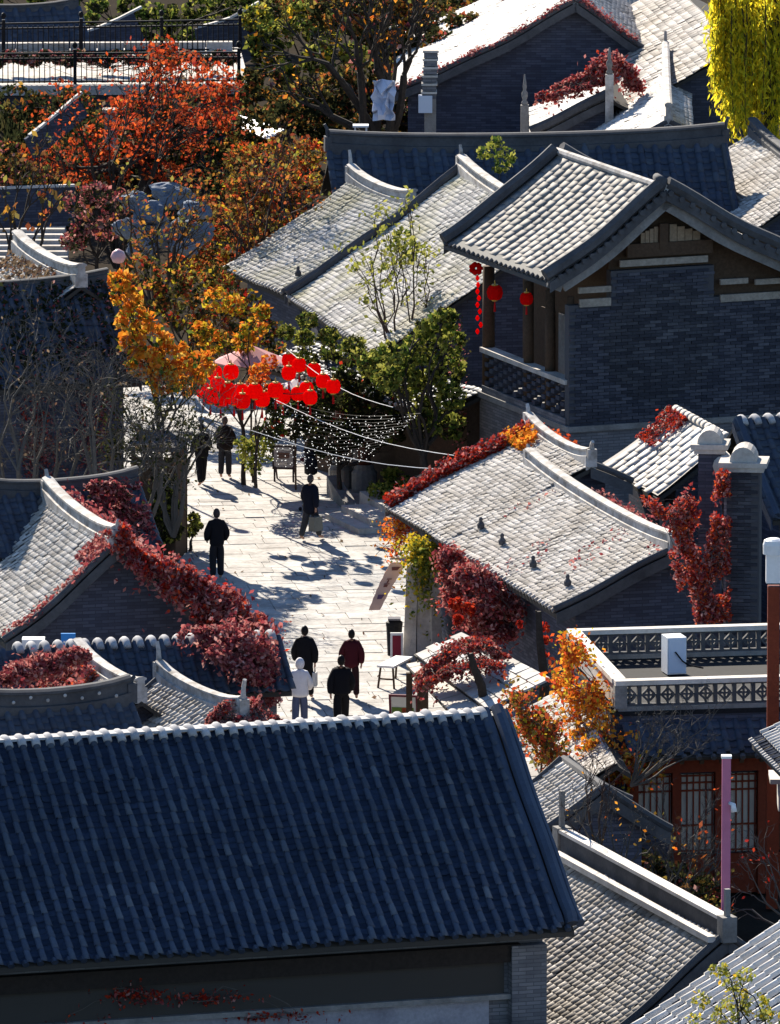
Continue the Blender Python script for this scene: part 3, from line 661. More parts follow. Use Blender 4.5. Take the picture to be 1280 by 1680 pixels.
# double ridge of the yard house
o0 = hr.a * np.array([1, 1, 0])
m = MB().beam(o0 + UPV * (hr.zr + .15), o0 + hr.e * hr.L + UPV * (hr.zr + .15), .2, .36).build('ridge', RIDGE_DK, hr.roof)
MB().beam(o0 + UPV * (hr.zr + .365), o0 + hr.e * hr.L + UPV * (hr.zr + .365), .26, .07).build('ridge_coping', CREAM, hr.roof)
MB().beam(o0 - hr.g * .32 + UPV * (hr.zr - .02), o0 - hr.g * .32 + hr.e * (hr.L - .5) + UPV * (hr.zr - .02), .16, .12).build('ridge_fillet', CREAM, hr.roof)
for s_, hh_ in ((.0, .55), (hr.L, .75)):
    c = o0 + hr.e * s_ + UPV * (hr.zr + .17); mm = MB().box(c, (.3, .3, .5), AX(hr.g, hr.e, UPV)); mm.box(c + UPV * (.24 + hh_ / 2), (.1, .1, hh_), AX(hr.g, hr.e, UPV)); mm.build('ridge_finial', STONE_DK, hr.roof)

# ------------------------------------------------------------------ brick pillars with rounded caps
def pillar(label, u0, u1, vt, y, cap_r, ycap=.9, name='brick_pillar', bricks=True, dep=.8):
    pa = PY(u0, vt, y); pb = PY(u1, vt, y); x0, x1, zt = pa[0], pb[0], pa[2]; cx = (x0 + x1) / 2; wd = x1 - x0; an = R(-6)
    r = empty(name, (cx, y + dep / 2, 0), label, 'pillar', 'tall brick pillars')
    ax = AX((math.cos(an), math.sin(an), 0), (-math.sin(an), math.cos(an), 0), UPV)
    body = MB().box((cx, y + dep / 2, zt / 2), (wd - .06, dep - .06, zt), ax).build('shaft', MORTAR if bricks else BRICK, r, uv=not bricks)
    if bricks:
        bm_ = MB().box((0, 0, 0), (.285, .06, .07)).mesh('brick'); bm_.materials.append(MATS['gable_brick']); n = 3
        zz = zt - 4.4
        while zz < zt - .1:
            k = int(round((zz) / .082)); off = .0 if k % 2 else .15
            for i in range(n + 1):
                x = -wd / 2 + off + (i) * .3
                if -wd / 2 + .1 < x < wd / 2 - .1:
                    p = np.array([cx, y + dep / 2, zz]) + ax[0] * x - ax[1] * (dep / 2 - .03 + RNG.normal(0, .004)); inst('brick', bm_, Mat4(p, ax[0], ax[1], UPV), body)
            zz += .082
        for sgn in (-1,):
            MB().box(np.array([cx, y + dep / 2, zt / 2]) + ax[0] * sgn * (wd / 2 - .02), (.06, dep, zt - .02), ax).build('side_face', BRICK_LT, r, uv=True)
    MB().box((cx, y + dep / 2, zt - .04), (wd + .12, dep + .1, .1), ax).box((cx, y + dep / 2, zt + .07), (wd + .26, dep + .2, .11), ax).build('cap_slab', STONE, r)
    m = MB(); pr = []
    for i in range(11):
        a = math.pi * i / 10; pr.append(np.array([cx, y + dep / 2, zt + .12]) + ax[0] * cap_r * -math.cos(a) + UPV * cap_r * 1.15 * math.sin(a) - ax[1] * (dep / 2 - .02))
    m.prism(pr, ax[1] * (dep - .04)).build('rounded_cap', STONE, r)
    return r, zt
pillar('broad brick pillar with rounded cap, the one nearer the red post', 1192, 1252, 768, -33.2, .3)
pillar('narrower brick pillar with rounded cap, left of the broad one', 1146, 1188, 738, -31.8, .28, bricks=False, dep=.7)
# small barrel-vaulted coping between the two
cp = PY(1190, 750, -31.2); r = empty('vaulted_coping', (cp[0], cp[1], 0), 'pale barrel-shaped coping bridging the two brick pillars', 'coping')
MB().tube([cp + np.array([-.1, .3, -.1]), cp + np.array([-.05, -.7, -.1])], .24, 12).build('barrel', STONE, r, smooth=True)
MB().box((cp[0] - .1, cp[1] + .1, (cp[2] - .3) / 2), (.3, .5, cp[2] - .3)).build('shaft', BRICK, r, uv=True)

# ------------------------------------------------------------------ terrace building with pierced parapets
T1 = P(1010, 1120, 4.6); T4 = P(930, 1034, 4.6); te = (T4 - T1); tl = float(np.linalg.norm(te)); te /= tl; tg = np.array([te[1], -te[0], 0]); TW = 4.6
tr = empty('terrace_house', (T1[0] + 2, T1[1] + 3, 0), 'flat-roofed house with pierced cream parapets above a red timber shopfront', 'house')
tpnt = lambda x, s_, z: T1 * np.array([1, 1, 0]) + tg * x + te * s_ + UPV * z
MB().box(tpnt(TW / 2, tl / 2, 1.95), (TW - .06, tl - .06, 3.9), AX(tg, te, UPV)).build('wall', BRICK, tr, uv=True)
MB().box(tpnt(TW / 2, tl / 2, 3.92), (TW, tl, .1), AX(tg, te, UPV)).build('roof_slab', mat('shade_dark_roof', [(.012, .012, .014), (.03, .03, .032)], None, 2, per='noise', grain=.4), tr)  # shadow on the terrace floor put into a near-black colour
def parapet(a, b, n, long_cells=True):
    a = np.asarray(a); b = np.asarray(b); x = (b - a); L = np.linalg.norm(x); x /= L; y = np.cross(UPV, x)
    MB().box((a + b) / 2 + UPV * 4.58, (L + .24, .27, .1), AX(x, y, UPV)).build('parapet_cap', CREAM, tr)
    MB().box((a + b) / 2 + UPV * 4.02, (L + .1, .2, .1), AX(x, y, UPV)).build('parapet_base', STONE_DK, tr)
    cw = L / n
    me = MB(); t = .045; h = .46
    for sx in (-1, 1): me.box((sx * (cw / 2 - t / 2), 0, 0), (t, .12, h))
    me.box((0, 0, h / 2 - t / 2), (cw - 2 * t, .12, t)); me.box((0, 0, -h / 2 + t / 2), (cw - 2 * t, .12, t))
    me.box((0, 0, 0), (cw - 2 * t, .11, t * .9)); me.box((0, 0, 0), (t * .9, .105, h - 2 * t))
    for q in range(4):
        an = R(45 + 90 * q); p = np.array([math.cos(an) * .1, 0, math.sin(an) * .1]); tx = np.array([-math.sin(an), 0, math.cos(an)])
        me.box(p, (.15, .1, t), AX(tx, (0, 1, 0), np.cross(tx, (0, 1, 0))))
    mm = me.mesh('lattice_panel'); mm.materials.append(RIDGE_DK)
    for i in range(n): inst('lattice_panel', mm, Mat4(a + x * (i + .5) * cw + UPV * 4.3, x, y, UPV), tr)
parapet(tpnt(.12, .12, 0), tpnt(TW, .12, 0), 11); parapet(tpnt(.12, tl - .12, 0), tpnt(TW, tl - .12, 0), 11)
MB().beam(tpnt(.12, .27, 4.3), tpnt(.12, tl - .27, 4.3), .2, .5).build('parapet_wall', STONE, tr); MB().beam(tpnt(.12, .27, 4.585), tpnt(.12, tl - .27, 4.585), .3, .1).build('parapet_cap', CREAM, tr)
for x, s_ in ((.12, .12), (.12, tl - .12)): MB().box(tpnt(x, s_, 4.28), (.26, .26, .5), AX(tg, te, UPV)).build('corner_post', STONE_DK, tr)
# pent roof and red shopfront on the courtyard side
class Pent(House): pass
pa = tpnt(TW + .2, -.02, 0); pz = 3.75
pent = House.__new__(House); pent.zr = 3.7; pent.a = tpnt(TW + .3, .0, 3.7); pent.L = TW + .1; pent.e = -tg; pent.g = te; pent.w = {-1: 1.0, 1: .05}; pent.ze = {-1: 3.15, 1: 3.66}
pent.k = .1; pent.zb = 0; pent.ov = .1; pent.oe = .2; pent.th = .08; pent.root = tr; pent.lut = {}
for sd in (-1, 1):
    t = np.linspace(0, 1, 60); w = pent.w[sd] * t; z = 3.7 - (3.7 - pent.ze[sd]) * t; pent.lut[sd] = (np.concatenate([[0], np.cumsum(np.hypot(np.diff(w), np.diff(z)))]), w, z)
m = MB(); V = [pent.pt(-1, s_, l, u) for s_ in (0, pent.L) for l in (0, pent.slen(-1)) for u in (-.08, 0)]; m.add(V, [(0, 1, 3, 2), (4, 6, 7, 5), (1, 5, 7, 3), (0, 2, 6, 4), (2, 3, 7, 6), (0, 4, 5, 1)]); pent.roof = m.build('pent_roof', DECK, tr)
pent.tiles(-1, 'barrel', .3, .2, TILE_BLUE); pent.eave_ends(-1, .3, RIDGE_DK, .06)
MB().beam(tpnt(.3, -.16, 2.86), tpnt(TW + .2, -.16, 2.86), .3, .36).build('lintel_beam', REDWOOD, tr)
PANE = mat('paper_window_pane', [(.5, .47, .4)], (.35, .32, .27), 4, .4)
for i in range(5):
    x = .35 + i * .92
    MB().box(tpnt(x, -.16, 1.35), (.16, .2, 2.68), AX(tg, te, UPV)).build('red_post', REDWOOD, tr)
    if i < 4:
        w = MB().box(tpnt(x + .46, -.06, 1.75), (.74, .04, 1.7), AX(tg, te, UPV)).build('window', PANE if i < 3 else WOOD, tr)
        g_ = MB()
        for k in range(6): g_.box(tpnt(x + .12 + k * .136, -.1, 1.75), (.03, .04, 1.7), AX(tg, te, UPV))
        for z_ in (2.57, 2.42, 2.25, 1.5, .95): g_.box(tpnt(x + .46, -.105, z_), (.74, .05, .035), AX(tg, te, UPV))
        g_.build('lattice', REDWOOD, w)
        MB().box(tpnt(x + .46, -.12, .45), (.76, .1, .85), AX(tg, te, UPV)).build('dado_panel', REDWOOD, tr)

# ------------------------------------------------------------------ air conditioner on the terrace
ac = PY(1107, 1108, T1[1] + 1.6 * te[1]); ac = P(1106, 1108, 3.97); r = empty('air_conditioner', tuple(ac), 'white air conditioner outdoor unit standing on the flat terrace', 'air conditioner')
an = R(14); ax = AX((math.cos(an), math.sin(an), 0), (-math.sin(an), math.cos(an), 0), UPV); acc = ac + np.array([0, .2, .43])
MB().box(acc, (.42, .5, .8), ax).build('casing', WHITE, r)
ACB = mat('blue_white_panel', [(.56, .62, .72)], None, rough=.4); MB().box(acc - ax[1] * .262, (.38, .03, .74), ax).build('front_panel', ACB, r)
for k in (-1, 1): MB().box(acc + ax[0] * k * .15 - UPV * .42, (.06, .42, .06), ax).build('foot', IRON, r)
MB().tube([acc - ax[1] * .3 + UPV * .1 - ax[0] * .05, acc - ax[1] * .34 - UPV * .1 + ax[0] * .1, acc - ax[1] * .3 - UPV * .2 + ax[0] * .25, acc + ax[0] * .6 - UPV * .3 - ax[1] * .2], .018, 6).build('pipe', IRON, r)

# ------------------------------------------------------------------ red gate post, pavilion at the right edge, pink pole, court wall
gp_ = PY(1265, 1075, -48); zt = PY(1265, 884, -48)[2]; r = empty('red_gate_post', (gp_[0], gp_[1], 0), 'tall red post with blue-white rounded sleeve on top at the right edge', 'post')
MB().box((gp_[0] + .05, gp_[1], (zt - 1) / 2), (.25, .25, zt - 1)).build('shaft', REDWOOD, r)
zm = PY(1265, 955, -48)[2]; MB().box((gp_[0] + .04, gp_[1], (zt + zm) / 2 - .05), (.31, .31, zt - zm - .1)).lathe((gp_[0] + .04, gp_[1], zt - .12), [(.22, -.2), (.225, .0), (.2, .09), (.12, .13)], 14).build('sleeve', WHITE, r, smooth=False)
hv = House('edge_pavilion', 'pavilion corner with striped sunlit tile eave and red column at the right edge', (1420, 1196), (1290, 1072), 4.9, wl=1.7, zl=4.05, wr=.6, k=.1, oe=1.0, L=3.4)
hv.body(REDWOOD); hv.tiles(-1, 'barrel', .22, .2, TILE_WHITE, pan=TILE_PAN); hv.eave_ends(-1, .2, RIDGE, .05)  # pale barrels and dark pans paint in the sunlit striping
p = hv.wallpt(-1, 1.0, 0, .42); MB().tube([p, p + UPV * 3.95], .16, 12).build('column', REDWOOD, hv.root, smooth=True)
p = PY(1290, 1275, -50); MB().box(p + np.array([.2, 0, 0]), (1.1, 1.0, .1)).box(p + np.array([.28, .05, -.35]), (.9, .9, .6)).build('stone_ledge', CREAM, hv.root)
pb_ = P(1191, 1530, 3.2); r = empty('pink_pole', (pb_[0] + .02, pb_[1] + .8, 0), 'tall square pink pole with a small white lamp, beside the yard ridge', 'pole')
ztp = PY(1194, 1243, pb_[1] + .8)[2]; PINK = mat('pink_paint', [(.50, .17, .27)], (.36, .12, .2), 2, .4, rough=.5)
MB().box((pb_[0] + .02, pb_[1] + .8, ztp / 2), (.17, .17, ztp)).build('shaft', PINK, r); MB().box((pb_[0] + .02, pb_[1] + .8, ztp + .02), (.2, .2, .05)).build('top_cap', WHITE, r)
zl_ = PY(1203, 1325, pb_[1] + .75)[2]; MB().tube([(pb_[0] + .08, pb_[1] + .7, zl_ + .1), (pb_[0] + .15, pb_[1] + .64, zl_ + .08), (pb_[0] + .17, pb_[1] + .6, zl_ - .06)], [.035, .05, .06], 8).build('lamp', WHITE, r, smooth=True)
wa = P(905, 1385, 2.2); wb = P(1090, 1355, 2.2); r = empty('garden_wall', tuple((wa + wb) / 2 * np.array([1, 1, 0])), 'dark garden wall with a leaf-covered coping in front of the little gatehouse', 'wall')
MB().beam(wa * np.array([1, 1, 0]) + UPV * 1.05, wb * np.array([1, 1, 0]) + UPV * 1.05, .3, 2.1).build('wall', BRICK, r, uv=True); MB().beam(wa, wb, .45, .1).build('coping', RIDGE_DK, r)

# ------------------------------------------------------------------ lean-to roofs beside the shop
def quad_roof(name, label, cs, nu, nv, mt, th=.05, under=DECK, piece='slab_tile', posts=True, jit=.008, board=True):
    """cs: back-left, back-right, front-right, front-left corners; nu pieces across, nv from front to back"""
    cs = [np.asarray(c) for c in cs]; c0 = sum(cs) / 4
    r = empty(name, (c0[0], c0[1], 0), label, 'roof')
    nn = np.cross(cs[1] - cs[0], cs[3] - cs[0]); nn /= np.linalg.norm(nn); nn = nn if nn[2] > 0 else -nn
    dk = MB().prism([c - nn * .06 for c in cs], -nn * .06).build('deck', under, r)
    bl = lambda a, b: (cs[0] * (1 - a) + cs[1] * a) * (1 - b) + (cs[3] * (1 - a) + cs[2] * a) * b
    for i in range(nu):
        for j in range(nv):
            g0, g1 = .035, .965; o = (.0 if i % 2 else .3 / nv)
            A = [bl((i + x) / nu, min(1, max(0, (j + y) / nv + (o if 0 < j + y < nv else 0)))) for x, y in ((g0, g0), (g1, g0), (g1, g1), (g0, g1))]
            MB().prism([q - nn * (.05 + RNG.normal(0, jit)) for q in A], nn * th).build(piece, mt, dk)
    if posts:
        for c in cs: MB().beam(np.array([c[0], c[1], 0]) + (c0 - c) * .12 * np.array([1, 1, 0]), c - UPV * .15 + (c0 - c) * .12, .14, .14, up=(0, 1, 0)).build('post', WOOD, r)
    return r
quad_roof('slab_canopy', 'bright white slab canopy under crimson creeper beside the street shop', [P(677, 1070, 2.35), P(757, 1036, 2.8), P(905, 1112, 2.8), P(797, 1162, 2.35)], 4, 9, WSLAB)
quad_roof('plank_canopy', 'lower canopy of pale planks in front of the white slab canopy', [P(664, 1088, 2.1), P(694, 1082, 2.25), P(802, 1167, 2.25), P(752, 1184, 2.1)], 1, 16, mat('sunlit_plank', [g3(.36, .1), g3(.46, .1), g3(.42, .12)], None, 3, per='object', grain=.25))
hz = House('court_leanto', 'pinkish sunlit lean-to roof between orange bushes and the terrace', (1012, 1250), (938, 1118), 3.5, wl=1.25, zl=2.7, wr=.3, k=.05)
hz.body(BRICK); hz.tiles(-1, 'small', .2, .16)
# ------------------------------------------------------------------ foliage helpers
def foliage(name, pts, size, mt, parent, rng=RNG, droop=.0, asp=1.5, nrm=None):
    pts = np.asarray(pts, float); n = len(pts)
    if n == 0: return None
    a = rng.normal(size=(n, 3)); a[:, 2] -= droop; a /= np.linalg.norm(a, axis=1)[:, None]
    b = rng.normal(size=(n, 3)); 
    if nrm is not None: a = a + nrm * -1.0 * np.sum(a * nrm, 1)[:, None] * .6; a /= np.linalg.norm(a, axis=1)[:, None]
    b -= a * np.sum(a * b, 1)[:, None]; b /= np.linalg.norm(b, axis=1)[:, None]
    s = size * rng.uniform(.6, 1.35, n)[:, None]; A = a * s * asp / 2; B = b * s / 2
    V = np.stack([pts - A, pts + B * .9 - A * .1, pts + A, pts - B * .9 - A * .1], 1).reshape(-1, 3)
    return link(name, mesh_np(name, V, np.arange(4 * n).reshape(-1, 4)), mt, parent)
def ball(c, r, n, rng=RNG, shell=.35, sq=(1, 1, .8)):
    d = rng.normal(size=(n, 3)); d /= np.linalg.norm(d, axis=1)[:, None]
    q = np.asarray(c)[None] + d * (r * rng.uniform(shell, 1.0, n) ** .6)[:, None] * np.array(sq)
    # gaps: drop points where a coarse random field is low
    ph = rng.uniform(0, 6.28, 3); k = 3.2 / max(r, .15)
    f = np.sin(q[:, 0] * k * 1.7 + ph[0]) + np.sin(q[:, 1] * k * 1.3 + ph[1]) + np.sin(q[:, 2] * k * 1.9 + ph[2])
    return q[f > -.55]
def bend(a, b, k=.12, n=5, rng=RNG):
    a = np.asarray(a, float); b = np.asarray(b, float); L = np.linalg.norm(b - a); o = rng.normal(0, k * L, 3); o2 = rng.normal(0, k * L * .5, 3)
    return [a + (b - a) * t + o * math.sin(math.pi * t) + o2 * math.sin(2 * math.pi * t) for t in np.linspace(0, 1, n)]
def clump_px(cl, y, dy, rng=RNG):
    out = []
    for u, v, r in cl:
        c = PY(u, v, y + rng.uniform(-dy, dy)); out.append((c, r / SCL(c)))
    return out
def tree(name, label, cat, base, y, clumps, leaves, n=420, size=.14, r0=.12, dy=1.0, group=None, bark=None, twigs=4, fork=None, sq=(1, 1, .85), stems=1, droop=.1):
    """base: (u, v) on the ground sight line at depth y; leaves: list of (kind, share)"""
    cl = clump_px(clumps, y, dy); b = PY(*base, y)
    root = empty(name, tuple(b), label, cat, group); m = MB()
    cen = sum(c for c, r in cl) / len(cl); fk = b + (cen - b) * .45 if fork is None else PY(*fork, y)
    st = []
    for k in range(stems):
        o = RNG.normal(0, .12, 3) * (stems > 1); o[2] = 0; f2 = fk + o * 4; p = bend(b + o, f2, .05, 6); m.tube(p, list(np.linspace(r0, r0 * .62, 6)), 7); st.append((f2, p))
    tips = []
    for i, (c, r) in enumerate(cl):
        f2, p = st[i % stems]; s_ = f2 if RNG.random() < .6 else p[4]
        q = bend(s_, c, .1, 6); rr = r0 * RNG.uniform(.28, .5); m.tube(q, list(np.linspace(rr, rr * .3, 6)), 5)
        for k in range(twigs):
            d = RNG.normal(size=3); d /= np.linalg.norm(d); e = c + d * r * RNG.uniform(.6, 1.0); m.tube(bend(q[3 + k % 3], e, .12, 4), [rr * .28, rr * .22, rr * .15, rr * .08], 4)
    m.build('trunk', bark or BARK, root)
    for kind, share in leaves:
        pts = [ball(c, r, int(n * share * (r / .7) ** 1.6), sq=sq) for c, r in cl]
        foliage('crown', np.concatenate(pts), size, LF[kind], root, droop=droop)
    return root
def bare(name, label, cat, base, y, heads, r0=.07, depth=4, mt=None, group=None, spread=.5, seed=1, leaves=None, n=0, size=.1):
    """a leafless tree: limbs head for points in heads and split towards the tips"""
    rg = np.random.default_rng(seed); b = PY(*base, y); root = empty(name, tuple(b), label, cat, group); m = MB(); tips = []
    def grow(p, d, L, r, k):
        q = p + d * L; mid = (p + q) / 2 + rg.normal(0, L * .08, 3); m.tube([p, mid, q], [r, r * .85, r * .68], 5 if r > .02 else 4, cap=False)
        tips.append(q)
        if k == 0: return
        for i in range(2 if rg.random() < .55 else 3):
            nd = d + rg.normal(0, spread, 3); nd[2] += .12; nd /= np.linalg.norm(nd); grow(q, nd, L * rg.uniform(.6, .85), r * .62, k - 1)
    for u, v in heads:
        h = PY(u, v, y + rg.uniform(-.8, .8)); d = h - b; L = np.linalg.norm(d); st = b + d * .0
        p = bend(b, b + d * .55, .05, 5, rg); m.tube(p, list(np.linspace(r0, r0 * .6, 5)), 6)
        for j in range(2): 
            dd = d / L + rg.normal(0, spread * .5, 3); grow(p[3 + j], dd / np.linalg.norm(dd), L * .2, r0 * .5, depth)
    m.build('branches', mt or TWIG, root)
    if leaves and n:
        t = np.array(tips); q = t[rg.integers(0, len(t), n)] + rg.normal(0, .12, (n, 3)); foliage('leaves', q, size, LF[leaves], root)
    return root
def vine(name, label, groups, cat='creeper', stems=None, group=None):
    """groups: list of (points, normals or None, kind, leaf size)"""
    c = np.mean(np.concatenate([g[0] for g in groups]), 0); root = empty(name, tuple(c), label, cat, group)
    for pts, nr, kind, size in groups: foliage('foliage', pts, size, LF[kind], root, nrm=nr, droop=.25)
    pp = groups[0][0]; mt_ = MB(); ns = min(150, len(pp) // 25)
    for i in RNG.integers(0, len(pp), ns):
        cd_ = pp[RNG.integers(0, len(pp), 60)]; dd_ = np.linalg.norm(cd_ - pp[i], axis=1); ok = np.where((dd_ > .2) & (dd_ < .8))[0]
        if len(ok): mt_.tube(bend(pp[i] + np.array([0, -.05, .03]), cd_[ok[0]] + np.array([0, -.05, .03]), .1, 4), [.009, .008, .007, .004], 3, cap=False)
    if mt_.v: tag(mt_.build('tendrils', TWIG, root), kind='stuff')
    if stems:
        m = MB()
        for a, b, r in stems: m.tube(bend(a, b, .06, 6), [r, r, r * .8, r * .7, r * .5, r * .3], 5)
        m.build('stem', TWIG_DK, root)
    return root
def on_slope(h, sd, s0, s1, l0, l1, n, up=.12, fun=None):
    s_ = RNG.uniform(s0, s1, n); l = RNG.uniform(l0, l1, n)
    if fun is not None:
        k = fun(s_, l); s_, l = s_[k], l[k]
    ph = RNG.uniform(0, 6, 2); keep = np.sin(s_ * 5 + ph[0]) + np.sin(l * 4.3 + ph[1]) + RNG.normal(0, .5, len(s_)) > -1.1; s_, l = s_[keep], l[keep]
    p, D, N = h.at(sd, s_, l, 0); return p + N * (np.abs(RNG.normal(0, up, len(p))) + .04)[:, None], N
def strip(spine, y, n, rng=RNG, sq=(1, 1, 1)):
    """leaf points on a continuous mat swept along (u, v, radius px) stations"""
    c = [(PY(u, v, y + rng.uniform(-.15, .15)), r) for u, v, r in spine]; c = [(p, r / SCL(p)) for p, r in c]
    L = np.array([0] + [np.linalg.norm(c[i + 1][0] - c[i][0]) for i in range(len(c) - 1)]).cumsum(); t = rng.uniform(0, L[-1], n)
    C = np.column_stack([np.interp(t, L, [p[k] for p, r in c]) for k in range(3)]); r_ = np.interp(t, L, [r for p, r in c])
    d = rng.normal(size=(n, 3)); d[:, 2] = np.abs(d[:, 2]) * .7 + d[:, 2] * .3; d /= np.linalg.norm(d, axis=1)[:, None]
    w = 1 + .28 * np.sin(t * 5.1 + 1) + .2 * np.sin(t * 11.7)
    rad = rng.uniform(.3, 1.0, n); tail = rng.random(n) < .14; rad = np.where(tail, 1.0 + rng.exponential(.16, n), rad)
    q = C + d * (r_ * w * rad)[:, None] * np.array(sq); q[:, 2] -= np.where(tail, rng.exponential(.12, n), 0)
    ph = rng.uniform(0, 6.28, 3); f = np.sin(q[:, 0] * 9 + ph[0]) + np.sin(q[:, 1] * 4 + ph[1]) + np.sin(q[:, 2] * 10 + ph[2]) + rng.normal(0, .5, n)
    return q[f > -1.3]
def sheet(poly, y, n, thick=.12, gap=-.9, rng=RNG):
    """leaf points on an upright ragged sheet with the outline poly (px) at depth y"""
    q = np.array(poly, float); u = rng.uniform(q[:, 0].min(), q[:, 0].max(), n); v = rng.uniform(q[:, 1].min(), q[:, 1].max(), n); ins = np.zeros(n, bool); j = len(q) - 1
    uj = u + rng.normal(0, 3, n); vj = v + rng.normal(0, 3, n)
    for i in range(len(q)):
        c = ((q[i, 1] > vj) != (q[j, 1] > vj)) & (uj < (q[j, 0] - q[i, 0]) * (vj - q[i, 1]) / (q[j, 1] - q[i, 1] + 1e-9) + q[i, 0]); ins ^= c; j = i
    ph = rng.uniform(0, 6.28, 4); f = np.sin(u / 9 + ph[0]) + np.sin(v / 11 + ph[1]) + np.sin((u + v) / 17 + ph[2]) + rng.normal(0, .5, n); k = ins & (f > gap)
    d = rng.normal(0, thick, n); return np.array([PY(a, b, y + c - .1 * g) for a, b, c, g in zip(u[k], v[k], d[k], f[k])])
def clumps_pts(cl, y, n, dy=.5, sq=(1, 1, 1), shell=.2):
    return np.concatenate([ball(c, r, int(n * (r / .5) ** 1.5), shell=shell, sq=sq) for c, r in clump_px(cl, y, dy)])

# ------------------------------------------------------------------ the street: bed, slabs, platform, steps
sa = R(-7); se = np.array([math.sin(sa), math.cos(sa), 0]); sg = np.array([se[1], -se[0], 0]); so = np.array([-2.2, -50., 0])
st = MB(); st.add([so - sg * 7 - se * 10 + UPV * -.03, so + sg * 8.6 - se * 10 + UPV * -.03, so + sg * 8.6 + se * 70 + UPV * -.03, so - sg * 7 + se * 70 + UPV * -.03], [(0, 1, 2, 3)])
street = tag(st.build('street', JOINT), kind='structure')
slabs = []; yy = -6.
while yy < 66:
    dp = RNG.uniform(.42, .78); xx = -6.9 + RNG.uniform(0, .5)
    while xx < 8.4:
        wd = RNG.uniform(.5, 1.35); slabs.append((xx + wd / 2, yy + dp / 2, wd - .02, dp - .022)); xx += wd
    yy += dp
def slab_rank(q):
    p = so + sg * q[0] + se * q[1]; d = p - CAM; f = d[1] * math.cos(PITCH) - d[2] * math.sin(PITCH); u = 640 + FPX * d[0] / f; v = 840 - FPX * (d[1] * math.sin(PITCH) + d[2] * math.cos(PITCH)) / f
    lf = 310 if v < 1000 else 430
    return (0 if (lf < u < 650 and 790 < v < 1205) else 1000) + abs(q[1] - 30) * .1
slabs.sort(key=slab_rank)
unit = MB().box((0, 0, -.5), (1, 1, 1)).mesh('paving_slab'); unit.materials.append(PAVE)
far = MB()
for i, (x, y_, w_, d_) in enumerate(slabs):
    p = so + sg * x + se * y_ + UPV * (RNG.normal(0, .006))
    tx, ty = RNG.normal(0, .006, 2); e2 = np.array([sg[0], sg[1], tx]); d2 = np.array([se[0], se[1], ty])
    if i < 295: inst('paving_slab', unit, Mat4(p, e2 * w_, d2 * d_, UPV * .09), street)
    else: far.box(p - UPV * .045, (w_, d_, .09), AX(sg, se, UPV))
tag(link('far_paving_slabs', far.mesh('far_paving_slabs', recalc=False), PAVE_F, street), kind='stuff')

ss_ = empty('stone_steps', tuple(P(575, 850)), 'two pale stone steps with a sloping cheek block beside the street', 'steps')
def step(a, b, dx, z0, z1, mt, nm, par):
    a = P(*a, z1); b = P(*b, z1); x = b - a; x[2] = 0; L = np.linalg.norm(x); x /= L; y = np.array([-x[1], x[0], 0]); c = (a + b) / 2; c[2] = (z0 + z1) / 2
    return MB().box(c + y * dx / 2, (L, dx, z1 - z0), AX(x, y, UPV)).build(nm, mt, par)
step((533, 842), (588, 868), .75, 0, .14, STONE, 'step', ss_); step((560, 829), (609, 853), .7, 0, .3, STONE, 'step', ss_)
step((590, 806), (640, 838), 3.2, 0, .45, STONE, 'landing', ss_)
a = P(536, 812, .0); MB().prism([a, a + np.array([.62, -3.0, 0]), a + np.array([.62, -3.0, .08]), a + np.array([0, 0, .5])], np.array([.3, .1, 0])).build('cheek_block', STONE_DK, ss_)
# dark kiosk added on the left kerb to cast the street shadow
b = P(262, 918); kk = empty('shade_kiosk', tuple(b), 'dark timber kiosk added behind the left kerb shrubs to shade the street', 'kiosk'); an = R(-7); kx = np.array([math.cos(an), -math.sin(an) * -1, 0]); kx = np.array([math.cos(an), math.sin(an), 0]); ky = np.array([-kx[1], kx[0], 0])
for i_ in (-1, 1):
    for j_ in (-1, 1): MB().box(b + kx * i_ * .5 + ky * j_ * 1.0 + UPV * 1.45, (.1, .1, 2.9), AX(kx, ky, UPV)).build('post', WOOD, kk)
for i_ in range(8): MB().box(b + kx * .52 + ky * (-1.0 + (i_ + .5) * .25) + UPV * 1.4, (.03, .235, 2.7), AX(kx, ky, UPV)).build('board', WOOD, kk)
for i_ in range(4): MB().box(b - ky * 1.03 + kx * (-.5 + (i_ + .5) * .25) + UPV * 1.4, (.235, .03, 2.7), AX(kx, ky, UPV)).build('board', WOOD, kk)
MB().box(b + UPV * 2.98, (1.35, 2.5, .12), AX(kx, ky, UPV)).build('roof', RIDGE_DK, kk)
# porch behind the light net: columns on drum bases, dark facade
hp = House('street_porch', 'dark timber porch behind the net of lights, under the green tree', (800, 640), (510, 560), 3.2, wl=1.5, zl=2.7, wr=1.6, k=.1, oe=1.1)
hp.body(WOOD); hp.tiles(-1, 'small', .22, .18, TILE_BLUE); hp.eave_ends(-1)
for i, (u, v, lab) in enumerate(((560, 800, 'timber column on a stone drum at the far end of the steps'), (598, 806, 'timber column on a stone drum right above the steps'))):
    b = P(u, v, 0); r = empty('porch_column', tuple(b), lab, 'column', 'porch columns')
    MB().lathe(b, [(.3, 0), (.33, .1), (.33, .5), (.26, .58), (.24, .7)], 14).build('drum_base', STONE_DK, r, smooth=False)
    MB().tube([b + UPV * .7, b + UPV * 2.9], [.17, .15], 12).build('shaft', mat('brown_lacquer_%d' % i, [(.12, .045, .03)], None, rough=.5), r, smooth=True)
b = P(585, 800, 0); r = empty('guardian_stone', tuple(b), 'small pale carved stone on the landing beside the column', 'stone')
MB().lathe(b + UPV * .4, [(.14, 0), (.15, .25), (.1, .32), (.12, .42), (.1, .55), (.03, .6)], 10).build('carved_body', STONE, r, smooth=True)

